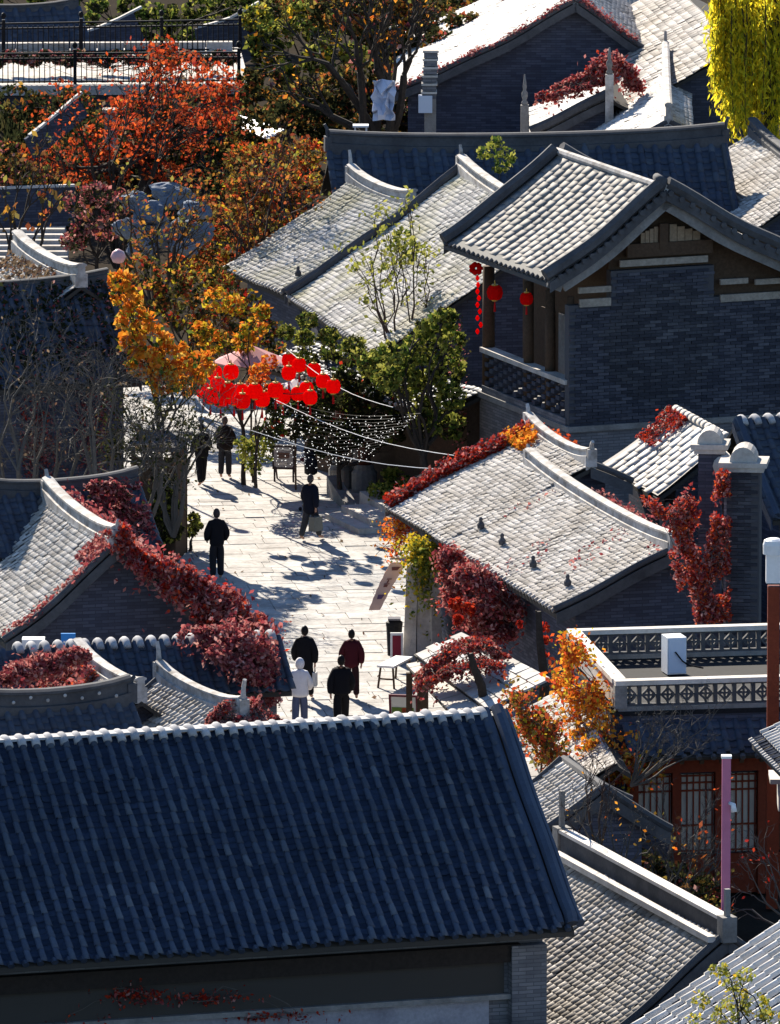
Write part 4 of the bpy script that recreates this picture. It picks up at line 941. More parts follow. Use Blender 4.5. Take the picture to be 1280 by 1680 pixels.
# ------------------------------------------------------------------ street furniture
def board_sign(label, base, w, h, ang, frame, panel, name='menu_board', patches=(), legs=.35):
    b = P(*base); r = empty(name, tuple(b), label, 'sign', None); x = np.array([math.cos(ang), math.sin(ang), 0]); y = np.array([-x[1], x[0], .22]); y /= np.linalg.norm(y); z = np.cross(x, y)
    c = b + UPV * legs + z * h / 2
    fr = MB()
    for sx in (-1, 1): fr.box(c + x * sx * (w / 2), (.05, .05, h + .05), AX(x, y, z))
    for sz in (-1, 1): fr.box(c + z * sz * (h / 2), (w - .06, .048, .05), AX(x, y, z))
    fr.build('frame', frame, r); pn = MB().box(c, (w - .05, .025, h - .05), AX(x, y, z)).build('panel', panel, r)
    for px, pz, pw, ph, mt in patches: MB().box(c + x * px - y * .018 + z * pz, (pw, .008, ph), AX(x, y, z)).build('picture', mt, pn)
    for sx in (-1, 1):
        MB().beam(c + x * sx * (w / 2 - .03) - z * h / 2 + z * .05, b + x * sx * (w / 2 - .03) + UPV * .0, .05, .05, up=(0, 1, 0)).build('leg', frame, r)
        MB().beam(c + x * sx * (w / 2 - .03) + y * .05 + z * .1, b + x * sx * (w / 2 - .03) + np.array([-x[1], x[0], 0]) * .45, .045, .045, up=(0, 1, 0)).build('leg', frame, r)
    return r
PIC = lambda n, c: mat(n, [c], None, rough=.5)
FR_DK = PIC('dark_frame', (.03, .02, .025)); FR_RED = PIC('maroon_frame', (.11, .02, .03)); PN_GR = PIC('grey_poster', (.3, .28, .3)); PN_CR = PIC('cream_poster', (.55, .52, .46))
board_sign('dark-framed menu board on legs at the far side of the street', (466, 790), .55, .62, R(-8), FR_DK, PN_GR, patches=((0, .05, .3, .16, PIC('poster_brown', (.12, .07, .06))), (-.05, -.17, .28, .06, PIC('poster_pale', (.55, .5, .48))), (0, .22, .34, .05, PIC('poster_white', (.6, .6, .6)))))
board_sign('maroon-framed menu easel with food pictures beside the plank canopy', (664, 1212), .62, .85, R(-10), FR_RED, PN_CR, name='menu_easel', patches=((-.02, .0, .5, .28, PIC('food_green', (.1, .16, .03))), (.06, .06, .2, .14, PIC('food_red', (.42, .05, .03))), (-.12, -.24, .26, .2, PIC('bowl_blue', (.12, .3, .42))), (-.12, -.24, .15, .1, PIC('food_yellow', (.5, .36, .08))), (.16, -.1, .14, .1, PIC('food_orange', (.5, .18, .03)))), legs=.2)
b = P(648, 1122); r = empty('white_topped_table', tuple(b), 'small white-topped wooden table at the street edge by the canopy', 'table'); x = np.array([math.cos(R(-20)), math.sin(R(-20)), 0]); y = np.array([-x[1], x[0], 0])
MB().box(b + UPV * .52, (.42, 1.3, .05), AX(x, y, UPV)).build('table_top', WHITE, r)
for i in (-1, 1):
    for j in (-1, 1): MB().beam(b + x * i * .2 + y * j * .6, b + x * i * .15 + y * j * .55 + UPV * .5, .05, .05, up=(0, 1, 0)).build('leg', WOOD, r)
MB().beam(b - x * .18 - y * .6 + UPV * .22, b + x * .18 - y * .6 + UPV * .22, .035, .035).build('stretcher', WOOD, r)
b = P(651, 1086); r = empty('red_notice_board', tuple(b), 'small white-framed red notice board beside the mossy stone pillar', 'sign')
MB().box(b + UPV * .35, (.3, .06, .7)).build('frame', WHITE, r); MB().box(b + np.array([0, -.035, .36]), (.2, .02, .55)).build('red_panel', PIC('notice_red', (.2, .02, .04)), r)
b = P(647, 1075); r = empty('litter_bin', tuple(b), 'dark litter bin standing against the mossy stone pillar', 'bin')
MB().lathe(b, [(.16, 0), (.19, .7), (.2, .72), (.2, .8), (.12, .86)], 12).build('drum', IRON, r); MB().box(b + UPV * .88, (.3, .3, .04)).build('lid', mat('bin_lid', [(.1, .1, .12)], None), r)
# mossy stone pillar
b = P(690, 1082); r = empty('mossy_stone_pillar', tuple(b), 'rough stone pillar overgrown with yellow-green moss at the shop corner', 'pillar')
for i, (dx, dy, w_, h_, tl) in enumerate(((-.26, 0, .3, 2.3, .03), (.05, .05, .34, 2.55, 0), (.34, .0, .26, 2.2, -.03), (.1, .35, .5, 2.5, 0))):
    MB().box(b + np.array([dx + tl, dy, h_ / 2]), (w_, .34, h_), AX((math.cos(.2 * i), math.sin(.2 * i), 0), (-math.sin(.2 * i), math.cos(.2 * i), 0), (tl, 0, 1)), taper=.86).build('upright_stone', STONE, r)
pts = np.concatenate([b + np.column_stack([RNG.normal(.08, .24, 900), RNG.normal(.0, .2, 900) - .1, 2.75 - np.abs(RNG.normal(0, .75, 900))])])
foliage('moss', pts, .075, LF['lime'], r); foliage('moss', pts[:500] + np.array([-.15, -.05, .25]), .08, LF['yellow'], r); foliage('moss', pts[:500] + np.array([0, -.03, .1]), .08, LF['green'], r)
# hanging pennant on a bracket
a = PY(690, 914, -19.5); c = PY(640, 917, -19.7); r = empty('shop_pennant', tuple(a), 'tan pennant with brown marks hanging askew from a bracket over the street', 'banner')
MB().tube([a, c], .022, 6).build('bracket', WOOD_LT, r)
CL1 = mat('tan_cloth', [(.58, .40, .32)], (.46, .3, .25), 3, .5, rough=.9); n = 12; V = []; top = PY(667, 922, -19.6); bot = PY(626, 1000, -19.9); acr = np.array([.33, .06, 0])
for i in range(n + 1):
    t = i / n; cpt = top + (bot - top) * t + np.array([-.03 * math.sin(t * 3), .06 * math.sin(t * 5), 0]); wv = acr * (1 - .35 * t) * (1 + (.05 if i % 2 else -.03))
    for sx in (-1, 1):
        for dy in (0, .014): V.append(cpt + wv * sx * .62 - acr * .5 + np.array([0, dy, 0]))
Fq = []
for i in range(n):
    b_ = i * 4; c_ = b_ + 4; Fq += [(b_, b_ + 2, c_ + 2, c_), (b_ + 1, c_ + 1, c_ + 3, b_ + 3), (b_, c_, c_ + 1, b_ + 1), (b_ + 2, b_ + 3, c_ + 3, c_ + 2)]
Fq += [(0, 1, 3, 2), (n * 4, n * 4 + 2, n * 4 + 3, n * 4 + 1)]
cl = MB().add(V, Fq).build('cloth', CL1, r)
def mark(t, w_, h_, nm, mt, tap=.6):
    cpt = top + (bot - top) * t - acr * .5 + np.array([-.03 * math.sin(t * 3), .06 * math.sin(t * 5) - .02, 0]); dn = (bot - top) / np.linalg.norm(bot - top); x = acr / np.linalg.norm(acr)
    MB().prism([cpt - x * w_ - dn * h_, cpt + x * w_ - dn * h_, cpt + x * w_ * tap + dn * h_, cpt - x * w_ * tap + dn * h_], (0, -.006, 0)).build(nm, mt, cl)
BRN = PIC('brown_print', (.16, .06, .05)); mark(.14, .11, .045, 'printed_mark', BRN)
for k, (dt, w_, h_) in enumerate(((.36, .06, .012), (.41, .018, .04), (.46, .07, .012), (.50, .045, .03))): mark(dt, w_, h_, 'printed_stroke', BRN, 1.0)
mark(.72, .08, .06, 'printed_mark', PIC('violet_print', (.10, .06, .12)), .7)
# rooftop box and blue panel by the left gable
b = P(55, 1058, 3.3); r = empty('rooftop_unit', tuple(b), 'white rooftop unit half hidden under the sunlit left roof', 'box'); MB().box(b + UPV * .0, (.5, .4, .3)).build('casing', WHITE, r)
MB().tube([b + np.array([-.05, -.21, -.05]), b + np.array([-.05, -.24, -.05])], .12, 12).build('fan_grille', IRON, r)
b = P(112, 1050, 3.4); r = empty('blue_sign_panel', tuple(b), 'small bright blue and white panel at the foot of the left gable', 'panel'); MB().box(b, (.32, .06, .3)).build('panel', PIC('bright_blue', (.05, .25, .6)), r); MB().box(b + np.array([0, -.035, -.04]), (.22, .02, .05)).build('white_print', WHITE, r)

# ------------------------------------------------------------------ bridge with iron railings, upper left
def railing(label, u0, u1, v0, v1, z0, hgt, posts):
    a = P(u0, v0, z0); b = P(u1, v1, z0); x = b - a; L = np.linalg.norm(x); x /= L; y = np.cross(UPV, x)
    r = empty('iron_railing', tuple((a + b) / 2), label, 'railing', 'bridge railings')
    for z in (.08, hgt - .16, hgt): MB().beam(a + UPV * z, b + UPV * z, .05, .05).build('rail', IRON, r)
    me = MB().box((0, 0, (hgt - .2) / 2 + .08), (.028, .028, hgt - .12)).mesh('baluster'); me.materials.append(IRON); n = int(L / .16)
    for i in range(n): inst('baluster', me, Mat4(a + x * (i + .5) * L / n, x, y, UPV), r)
    for u in posts:
        t = (u - u0) / (u1 - u0); p = a + (b - a) * t; MB().box(p + UPV * (hgt + .1) / 2, (.1, .1, hgt + .15), AX(x, y, UPV)).lathe(p + UPV * (hgt + .15), [(.03, 0), (.07, .05), (.085, .1), (.06, .17), (.02, .2)], 10).build('post', IRON, r)
    return a, b
na, nb = railing('nearer black iron bridge railing with ball-topped posts', -60, 396, 139, 136, 3.0, .95, (123, 392)); railing('farther black iron bridge railing with ball-topped posts', -60, 396, 92, 84, 3.0, 1.0, (6, 133, 265, 394))
x = nb - na; L = np.linalg.norm(x); x /= L; y = np.cross(UPV, x); r = empty('stone_bridge', tuple((na + nb) / 2 * np.array([1, 1, 0])), 'sunlit stone bridge deck carrying the iron railings at the upper left', 'bridge')
MB().box((na + nb) / 2 - UPV * .15 + y * 4, (L + .5, 8.6, .3), AX(x, y, UPV)).build('deck', STONE, r); MB().box((na + nb) / 2 - UPV * 1.7 + y * 4, (L, 7.8, 2.7), AX(x, y, UPV)).build('wall', BRICK, r, uv=True)
for i in range(10): MB().box(na + x * (i + .5) * L / 10 + UPV * .06 + y * 7.4, (L / 10 - .04, .3, .5), AX(x, y, UPV)).build('kerb_stone', STONE, r)
hfar = House('far_left_hall', 'dark roofed hall behind the bridge railings at the top left corner', (128, 12), (-60, 18), 3.6, wl=2.8, zl=1.7, wr=1.5, k=.1, zb=-1)
hfar.body(BRICK); hfar.tiles(-1, 'barrel', .4, .24, TILE_BLUE); hfar.ridge(.2, .2, RIDGE_DK, posts=(False, False))
def coping_wall(label, pts, y, w_=.25, hgt=1.6, mt=None, name='garden_wall_coping'):
    q = [PY(u, v, y + k * .3) for k, (u, v) in enumerate(pts)]; c = q[len(q) // 2]; r = empty(name, (c[0], c[1], 0), label, 'wall')
    m = MB(); w2 = MB()
    for a, b in zip(q[:-1], q[1:]): m.beam(a, b, w_ * .5, .07); w2.beam(a - UPV * (hgt / 2 + .05), b - UPV * (hgt / 2 + .05), w_ * .4, hgt)
    m.build('coping', CREAM, r); w2.build('wall', BRICK, r, uv=True)
coping_wall('curved garden wall with pale coping behind the middle of the railing', [(138, 52), (165, 43), (195, 30), (232, 11)], 80); coping_wall('garden wall with pale coping behind the right end of the railing', [(325, 44), (350, 38), (378, 29), (425, 3)], 80)
coping_wall('sloping wall with pale coping below the dark grass bank', [(48, 222), (70, 205), (100, 180), (134, 151)], 44, hgt=.7); coping_wall('low wall with thin pale coping left of the crimson shrub', [(-20, 309), (60, 306), (122, 304)], 33, hgt=1.1)
coping_wall('ochre-capped wall behind the bare tree at the top centre', [(612, 52), (645, 45), (690, 36)], 74, hgt=1.0)
# pale stair flight
r = empty('stair_flight', tuple(P(50, 440, 0) * np.array([1, 1, 0])), 'bright flight of pale stone steps behind thin trunks at the left edge', 'steps')
for i in range(8):
    a = P(-25, 418 - i * 9.2, 1.2 + i * .1); b = P(112 - i * 1, 416 - i * 9.2, 1.2 + i * .1); MB().box((a + b) / 2 - UPV * .3, (b[0] - a[0], 1.15, .6)).build('step', STONE, r)
# stone mounting blocks inside the maple
for i, (u, v) in enumerate(((280, 146), (225, 163), (260, 163), (182, 181))):
    p = PY(u, v, 52); r = tag(MB().box(p, (.5, .5, .1)).box(p - UPV * .6, (.4, .4, 1.1)).build('garden_stele', STONE), ['flat-topped pale stone stele highest in the red maple', 'pale stone stele, left of the pair behind the maple', 'pale stone stele, right of the pair behind the maple', 'lowest pale stone stele behind the maple'][i], 'stele', 'stone steles behind the maple')
from mathutils import noise as mnoise
# rockery, its blue shade put into the rock colour
root = empty('rockery', tuple(P(270, 470, 0)), 'rockery of pale boulders with blue shade in their colour between the maple and the orange tree', 'rocks')
ROCK = mat('shade_blue_rock', [(.13, .16, .21), (.2, .235, .29)], (.08, .09, .12), 1.6, .6, per='noise', grain=.3, bump=.4)
def boulder(c, s, seed, par, mt, nm='boulder'):
    rg = np.random.default_rng(seed); bm = bmesh.new(); bmesh.ops.create_icosphere(bm, subdivisions=3, radius=1)
    for v in bm.verts:
        d = v.co.normalized(); k = 1 + .5 * mnoise.noise(d * 1.4 + Vector((seed * 3.1, 0, 0))) + .3 * abs(mnoise.noise(d * 3.1 + Vector((0, seed, 0)))) + .12 * mnoise.noise(d * 7); v.co = Vector((d.x * s[0], d.y * s[1], d.z * s[2])) * k + Vector(c)
    me = bpy.data.meshes.new(nm); bm.to_mesh(me); bm.free(); return link(nm, me, mt, par)
for i, (u, v, w_) in enumerate(((215, 375, 30), (245, 350, 34), (290, 325, 36), (320, 345, 30), (265, 385, 34), (300, 375, 30), (235, 405, 30), (330, 380, 24), (270, 315, 28), (305, 405, 26), (220, 330, 26))):
    p = PY(u, v, 22 + (i % 3) * .8); k = w_ / 78; boulder(p, (k * 1.1, k * .8, k * .7), i, root, ROCK)
p = PY(194, 421, 6); r = empty('globe_lamp', tuple(p), 'pinkish white globe lamp on a post at the left end of the lane', 'lamp'); MB().lathe(p, [(.02, -.18), (.14, -.14), (.2, 0), (.15, .13), (.03, .2)], 14).build('globe', mat('pink_glass', [(.6, .36, .36)], None, rough=.3), r, smooth=True); MB().tube([(p[0], p[1], 0), p - UPV * .17], .05, 8).build('post', IRON, r)
# white awning, stepped post, blue sheet, small frame
q = [P(u, v, z) for u, v, z in ((392, 190, 2.5), (466, 214, 2.5), (440, 230, 2.3), (398, 214, 2.3))]
r = empty('white_awning', tuple(q[0] * np.array([1, 1, 0])), 'small bright white awning beside the red maple', 'awning'); MB().prism(q, (0, 0, .04)).build('sheet', WHITE, r)
for k in (0, 1, 2, 3): MB().tube([(q[k][0], q[k][1], 0), q[k]], .03, 6).build('pole', IRON, r)
pz = [PY(706, v, 40) for v in (80, 232)]; r = empty('stepped_post', (pz[1][0], 40, 0), 'tall post of stacked pale-edged blocks in front of the big gable house', 'post'); MB().box((pz[1][0], 40.1, pz[1][2] / 2 + .9), (.34, .34, pz[1][2] + 1.8)).build('shaft', STONE_DK, r)
for i in range(6):
    p = PY(707 - i * .6, 83 + i * 13.5, 39.9); MB().box(p, (.46, .5, .06)).build('coping', STONE, r); MB().box(p - UPV * .11, (.4, .44, .15)).build('block', BRICK_LT, r, uv=True)
p = PY(698, 170, 39.8); MB().box(p, (.4, .3, .5)).build('lantern_box', mat('blue_white_panel_2', [(.5, .54, .62)], None), r)
q = PY(630, 165, 42); r = empty('plastic_sheet', tuple(q), 'pale blue crumpled plastic sheet tied to the bare tree', 'sheet')
V = []; 
for i in range(6):
    for j in range(8): V.append(q + np.array([(i - 2.5) * .13 + RNG.normal(0, .03), RNG.normal(0, .12), (3.5 - j) * .17 + RNG.normal(0, .02)]))
sh = MB().add(V, [(i * 8 + j, i * 8 + j + 1, (i + 1) * 8 + j + 1, (i + 1) * 8 + j) for i in range(5) for j in range(7)]).build('crumpled_film', mat('blue_film', [(.5, .55, .68)], None, rough=.3), r)
md = sh.modifiers.new('t', 'SOLIDIFY'); md.thickness = .02
p = PY(592, 206, 36); r = empty('white_stand', (p[0], p[1], 0), 'small white-topped stand behind the end of the long hall ridge', 'stand'); MB().box(p, (.45, .4, .05)).build('top', WHITE, r)
for sx in (-.16, .16): MB().beam((p[0] + sx, p[1], 0), (p[0] + sx, p[1], p[2]), .05, .05, up=(0, 1, 0)).build('leg', WHITE, r)
# finials and the dark pillar by the vine roof
for u0, v0, v1, lab, yy in ((1000, 165, 78, 'pale finial post rising through the red creeper roof', hi.a[1] - .1), (861, 222, 122, 'dark brick pier with ball finial left of the cream roof', hi.a[1] + .3)):
    a = PY(u0, v0, yy); b = PY(u0, v1, yy); r = empty('roof_finial_post', (a[0], a[1], 0), lab, 'post', None); L = b[2] - a[2]
    MB().box((a[0], a[1], a[2] / 2 + L * .25), (.24, .24, a[2] + L * .5)).build('pier', STONE_DK if v1 > 100 else RIDGE, r)
    MB().lathe((a[0], a[1], a[2] + L * .5), [(.09, 0), (.1, .08), (.05, .14), (.09, .26), (.09, .36), (.04, .44), (.06, .54), (.02, L * .5)], 10).build('finial', STONE_DK, r, smooth=True)
hi2 = PY(868, 190, hi.a[1] + .4)
# decorative dots on the shaded lodge ridge
for i in range(9):
    p = h3.a * np.array([1, 1, 0]) + h3.e * (.35 + i * .38) - h3.g * .19 + UPV * (h3.zr + .2 + (.05 if i % 2 else -.03)); MB().lathe(p, [(.02, 0), (.04, .02), (.02, .04)], 8, AX(h3.e, UPV, -h3.g)).build('rosette', RIDGE, h3.roof)
for h_, pos in ((hs, ((1.2, 2.3), (3.9, 2.35), (6.6, 2.3), (8.8, 2.2))), (ha, ((.5, 3.6),))):
    for s_, l in pos: p = h_.pt(-1, s_, l, .1); MB().lathe(p, [(.08, -.05), (.09, .05), (.04, .12), (.05, .18), (.02, .22)], 8).build('tile_nail_cap', RIDGE_DK, h_.roof)
# ------------------------------------------------------------------ trees and shrubs
tree('maple_tree', 'spreading red-orange maple in front of the iron bridge railings', 'tree', (222, 398), 48, [(268, 78, 26), (265, 100, 30), (300, 115, 42), (350, 130, 42), (335, 170, 46), (250, 150, 44), (200, 190, 42), (150, 240, 42), (90, 262, 36), (230, 230, 52), (300, 220, 50), (362, 192, 36), (130, 292, 30), (180, 280, 38), (270, 280, 36), (55, 250, 26), (375, 150, 28)], [('maple', .6), ('red', .08), ('dark', .06), ('dry', .15)], n=430, size=0.108, r0=.2, dy=1.6, fork=(232, 270), twigs=5)
tree('mixed_leaf_tree', 'mixed red and green leaved tree at the upper centre-left, right of the maple', 'tree', (440, 520), 30, [(440, 262, 44), (490, 300, 44), (410, 312, 46), (455, 350, 52), (385, 372, 46), (505, 252, 34), (340, 420, 44), (420, 405, 40), (335, 350, 40), (400, 260, 34), (300, 440, 34), (365, 450, 34)], [('mixed', .7), ('maple', .2), ('dark', .12), ('yellow', .08)], n=798, size=0.101, r0=.16, dy=1.5, twigs=6)
tree('orange_tree', 'glowing orange and yellow tree beside the dark brick house', 'tree', (262, 870), -5.5, [(198, 462, 22), (208, 490, 28), (222, 525, 34), (248, 560, 38), (285, 590, 38), (305, 622, 34), (240, 598, 34), (215, 560, 24), (330, 598, 28), (268, 625, 30)], [('orange', .9), ('yellow', .12), ('green', .12)], n=627, size=0.122, r0=.1, dy=.8, twigs=5)
tree('yellow_orange_sapling', 'small yellow-orange sapling above the red lanterns', 'tree', (400, 800), 4, [(358, 492, 26), (385, 500, 22), (415, 540, 24), (350, 560, 26), (330, 540, 20), (400, 560, 22), (430, 510, 18)], [('orange', .45), ('yellow', .3), ('green', .2), ('mixed', .2)], n=627, size=0.108, r0=.07, dy=1.2)
tree('lantern_side_maple', 'low orange branch of leaves hanging among the red lanterns', 'tree', (420, 800), -1.5, [(425, 612, 20), (440, 596, 18), (412, 636, 18), (430, 640, 16)], [('orange', .6), ('maple', .3)], n=798, size=0.094, r0=.05, dy=.5)
tree('green_tree', 'dense green broadleaf tree between the mossy roof and the two-storey house', 'tree', (690, 830), -2.5, [(640, 590, 36), (690, 570, 36), (730, 605, 36), (728, 525, 26), (660, 622, 36), (742, 560, 24), (635, 620, 28), (700, 640, 38), (738, 650, 28), (700, 540, 20), (610, 600, 26), (700, 690, 34), (740, 700, 26)], [('green', .3), ('lime', .6), ('dark', .22)], n=988, size=0.108, r0=.14, dy=1.2, twigs=5)
tree('lime_shrub', 'yellow-green shrub along the eave below the mossy roof', 'shrub', (560, 800), 5, [(505, 525, 18), (540, 552, 20), (580, 568, 22), (500, 555, 20), (545, 580, 22), (590, 590, 22), (470, 545, 16), (500, 590, 24), (620, 585, 18)], [('lime', .55), ('green', .5), ('dark', .4)], n=798, size=0.094, r0=.05, dy=.8)
tree('dark_shrub', 'dark evergreen mass behind the net of lights', 'shrub', (560, 830), 1.5, [(480, 690, 40), (520, 660, 40), (560, 680, 40), (600, 650, 40), (460, 660, 30), (540, 720, 40), (600, 710, 40), (640, 700, 36), (440, 710, 30), (580, 610, 36), (650, 660, 30)], [('dark', 1.1), ('green', .15), ('red', .03)], n=798, size=0.108, r0=.08, dy=.5)
bare('thin_saplings', 'thin leafless saplings in front of the mossy roof', 'tree', (655, 700), 6, [(590, 350), (640, 380), (700, 340), (610, 420), (720, 430)], r0=.05, depth=2, mt=TWIG_DK, spread=.28, seed=4, leaves='lime', n=494, size=0.101)
for i, (u, v, lab, b) in enumerate(((660, 400, 'small sprig of lime leaves at the upper edge of the mossy roof', (660, 560)), (815, 250, 'light green bush growing in front of the long hall ridge', (815, 460)))):
    tree('roof_bush', lab, 'shrub', b, 8 + i * 8, [(u - 18, v, 16), (u + 14, v + 8, 20), (u, v - 16, 14), (u + 6, v + 24, 14)], [('lime', .5), ('green', .35)], n=627, size=0.094, r0=.03, dy=.4)
tree('back_lime_tree', 'yellow-green tree at the top beside the end of the railing', 'tree', (470, 210), 78, [(420, 30, 30), (450, 60, 34), (440, 95, 28), (490, 30, 32), (530, 60, 34), (520, 100, 30), (470, 120, 26), (560, 30, 30), (580, 90, 26), (420, 70, 20)], [('lime', .6), ('green', .25), ('yellow', .12), ('mixed', .15), ('dark', .3)], n=494, size=0.137, r0=.12, dy=2)
tree('back_green_trees', 'dark green trees behind the middle of the iron railing', 'tree', (300, 160), 88, [(215, 10, 24), (250, 25, 28), (290, 30, 30), (330, 15, 28), (370, 10, 26), (230, 60, 24), (270, 65, 24), (190, 40, 18), (310, 62, 20), (350, 45, 18), (160, 8, 20), (120, -8, 20), (60, -12, 22), (0, -12, 22), (400, 5, 22), (180, 65, 16), (150, 30, 14)], [('green', .6), ('lime', .3), ('dark', .5)], n=494, size=0.137, r0=.12, dy=2)
tree('back_dark_thicket', 'dark brown thicket behind the bare tree at the top centre', 'shrub', (600, 260), 62, [(600, 40, 40), (640, 70, 40), (680, 20, 36), (720, 30, 34), (660, 130, 44), (600, 130, 44), (540, 150, 40), (490, 170, 40), (700, 160, 40), (440, 140, 34), (560, 200, 40), (620, 190, 40), (760, 40, 30), (470, 205, 34), (530, 210, 34), (680, 200, 34), (740, 170, 34), (770, 150, 30), (720, 70, 30), (590, 10, 36), (640, 10, 36), (540, 20, 36), (690, 60, 36), (740, 110, 34), (780, 80, 30), (800, 30, 34), (840, 10, 30)], [('dark', .7), ('mixed', .5), ('crimson', .08)], n=570, size=0.137, r0=.08, dy=2.5)
bare('bare_dark_tree', 'dark leafless tree with forked trunk at the top centre', 'tree', (628, 262), 44, [(500, 20), (560, 0), (610, -10), (690, 10), (470, 130), (650, 60)], r0=.17, depth=4, mt=BARK, spread=.36, seed=11, leaves='orange', n=90, size=.11)
# willow: hanging strands
wp = [PY(u, 0, 36 + d) for u, d in zip(np.repeat(RNG.uniform(1178, 1300, 17), 4) + RNG.normal(0, 5.5, 68), RNG.uniform(-1.5, 1.5, 68))]
wr_ = empty('willow_tree', tuple(PY(1255, 480, 36) * np.array([1, 1, 0])), 'bright yellow weeping willow at the upper right edge', 'tree'); pts = []; m = MB()
for p in wp:
    u = 640 + (p[0]) * SCL(p); p[0] += .07 * math.sin(p[0] * 21); ln = (2.7 + 1.6 * RNG.random()) * (1 if u > 1195 else .75); q = bend(p + UPV * .4, p - UPV * ln + np.array([RNG.normal(0, .12), 0, 0]), .02, 6); m.tube(q, [.02, .018, .015, .012, .01, .006], 4)
    t = RNG.random(170); s_ = p + UPV * .4 - UPV * (ln + .4) * t[:, None] + RNG.normal(0, .12, (170, 3)); pts.append(s_)
p0 = PY(1262, 480, 36); m.tube([p0 * np.array([1, 1, 0]), p0 * np.array([1, 1, 0]) + UPV * 4, p0 * np.array([1, 1, 0]) + UPV * 8], [.25, .2, .12], 8); m.build('trunk', BARK, wr_)
foliage('crown', np.concatenate(pts), .075, LF['willow'], wr_, droop=2.2, asp=3.2)
pts = clumps_pts([(1200, 30, 30), (1250, 20, 40), (1290, 60, 40), (1230, 80, 34), (1270, 120, 36), (1215, 150, 28)], 37.4, 260, .4); foliage('crown', pts, .11, LF['lime'], wr_, droop=1.5, asp=2.4)
# leafless thicket in front of the brick house on the left
for i, (b, hd, sd_, y, lab) in enumerate(((( 20, 905), [(10, 520), (60, 560), (-20, 600), (90, 640)], 21, -11.5, 'leftmost grey leafless tree in front of the brick house'), ((110, 905), [(80, 640), (150, 600), (190, 650), (60, 700)], 22, -11, 'grey leafless tree in the middle of the brick house wall'), ((225, 900), [(180, 690), (240, 650), (280, 690), (300, 660), (210, 740)], 23, -11, 'grey tree with added dark leaves at the right corner of the brick house'), ((170, 905), [(140, 560), (200, 600), (120, 620), (220, 700)], 25, -12, 'tall leafless tree right of the middle of the brick wall'), ((285, 880), [(260, 680), (310, 700), (330, 650), (240, 720), (290, 740)], 26, -9.5, 'leafless tree overhanging the street at the brick house corner'))):
    bare('leafless_tree', lab, 'tree', b, y, hd, r0=.07, depth=5, mt=TWIG, group='leafless trees on the left', spread=.55, seed=sd_, leaves='dark' if i in (2, 5) else 'dry', n=1500 if i in (2, 5) else 60, size=.07)  # dense dark leaves on the corner tree are added to shade the street
# street greenery
tree('potted_tree', 'small lime-green tree standing on the street by the menu board', 'tree', (415, 792), -.5, [(420, 728, 18), (405, 745, 20), (430, 750, 18), (415, 768, 16), (438, 732, 12), (395, 725, 12)], [('lime', .8), ('green', .3)], n=798, size=0.079, r0=.04, dy=.2)
for i, (b, c, lab) in enumerate((((270, 935), [(268, 800, 26), (262, 840, 26), (280, 870, 24), (258, 890, 22), (285, 830, 18)], 'dark green shrub at the left kerb, nearest the creeper house'), ((312, 905), [(318, 850, 12), (312, 870, 13), (322, 862, 10)], 'small lime bush right of the kerb shrub'), ((250, 880), [(240, 800, 26), (235, 830, 24), (255, 780, 20), (290, 790, 20)], 'shaded shrub behind the kerb shrub'))):
    tree('kerb_shrub', lab, 'shrub', b, P(*b)[1], c, [('dark', .9), ('lime', .28 if i == 0 else .9 * (i == 1) + .1)], n=798, size=0.094, r0=.05, dy=.3, group='shrubs at the left kerb')
for i, (u, v, r_, lab) in enumerate(((625, 815, 22, 'leafy green plant beside the landing'), (650, 790, 24, 'taller leafy plant behind the landing'), (672, 820, 16, 'small plant at the corner of the shop eave'), (635, 765, 18, 'green plant under the light net'))):
    b = (u, v + 30); tree('landing_plant', lab, 'plant', b, P(*b)[1], [(u, v, r_), (u - 8, v - 14, r_ * .7), (u + 8, v + 12, r_ * .7)], [('green', .5), ('lime', .5)], n=798, size=0.086, r0=.025, dy=.15, group='plants by the landing')
bare('parapet_branches', 'leafless grey shrub in front of the terrace wall', 'shrub', (1035, 1290), -49.5, [(1060, 1150), (1110, 1160), (1150, 1190), (1100, 1210), (1190, 1170), (1060, 1220), (1080, 1180), (1130, 1220), (1170, 1220)], r0=.03, depth=4, mt=TWIG, spread=.5, seed=31)
bare('yard_branches', 'tangle of leafless twigs in the yard left of the pink pole', 'shrub', (1085, 1500), -53.5, [(1060, 1400), (1120, 1380), (1160, 1420), (1100, 1440), (1180, 1390), (1150, 1340), (1040, 1440), (1100, 1360), (1130, 1460), (1200, 1440)], r0=.03, depth=5, mt=TWIG, spread=.6, seed=33, leaves='mixed', n=60, size=.1)
bare('gate_branches', 'thin leafless tree between the little gatehouse and the orange bush', 'tree', (975, 1440), -56.5, [(960, 1240), (1000, 1210), (930, 1300), (1010, 1290)], r0=.04, depth=3, mt=TWIG_DK, spread=.45, seed=35)
bare('edge_branches', 'pale leafless branches at the right edge below the pavilion', 'shrub', (1300, 1520), -63, [(1240, 1360), (1210, 1430), (1270, 1380), (1180, 1470), (1250, 1440)], r0=.03, depth=3, mt=TWIG, spread=.45, seed=37, leaves='red', n=24, size=.07)
tree('yard_shrub', 'dark shrub filling the yard behind the white double ridge', 'shrub', (1080, 1530), -53, [(1000, 1420, 40), (1050, 1430, 46), (1100, 1450, 46), (1150, 1470, 44), (960, 1400, 30), (1080, 1490, 40), (1170, 1500, 34), (1010, 1390, 26)], [('dark', .9), ('mixed', .25), ('crimson', .06)], n=1003, size=0.086, r0=.06, dy=.6)
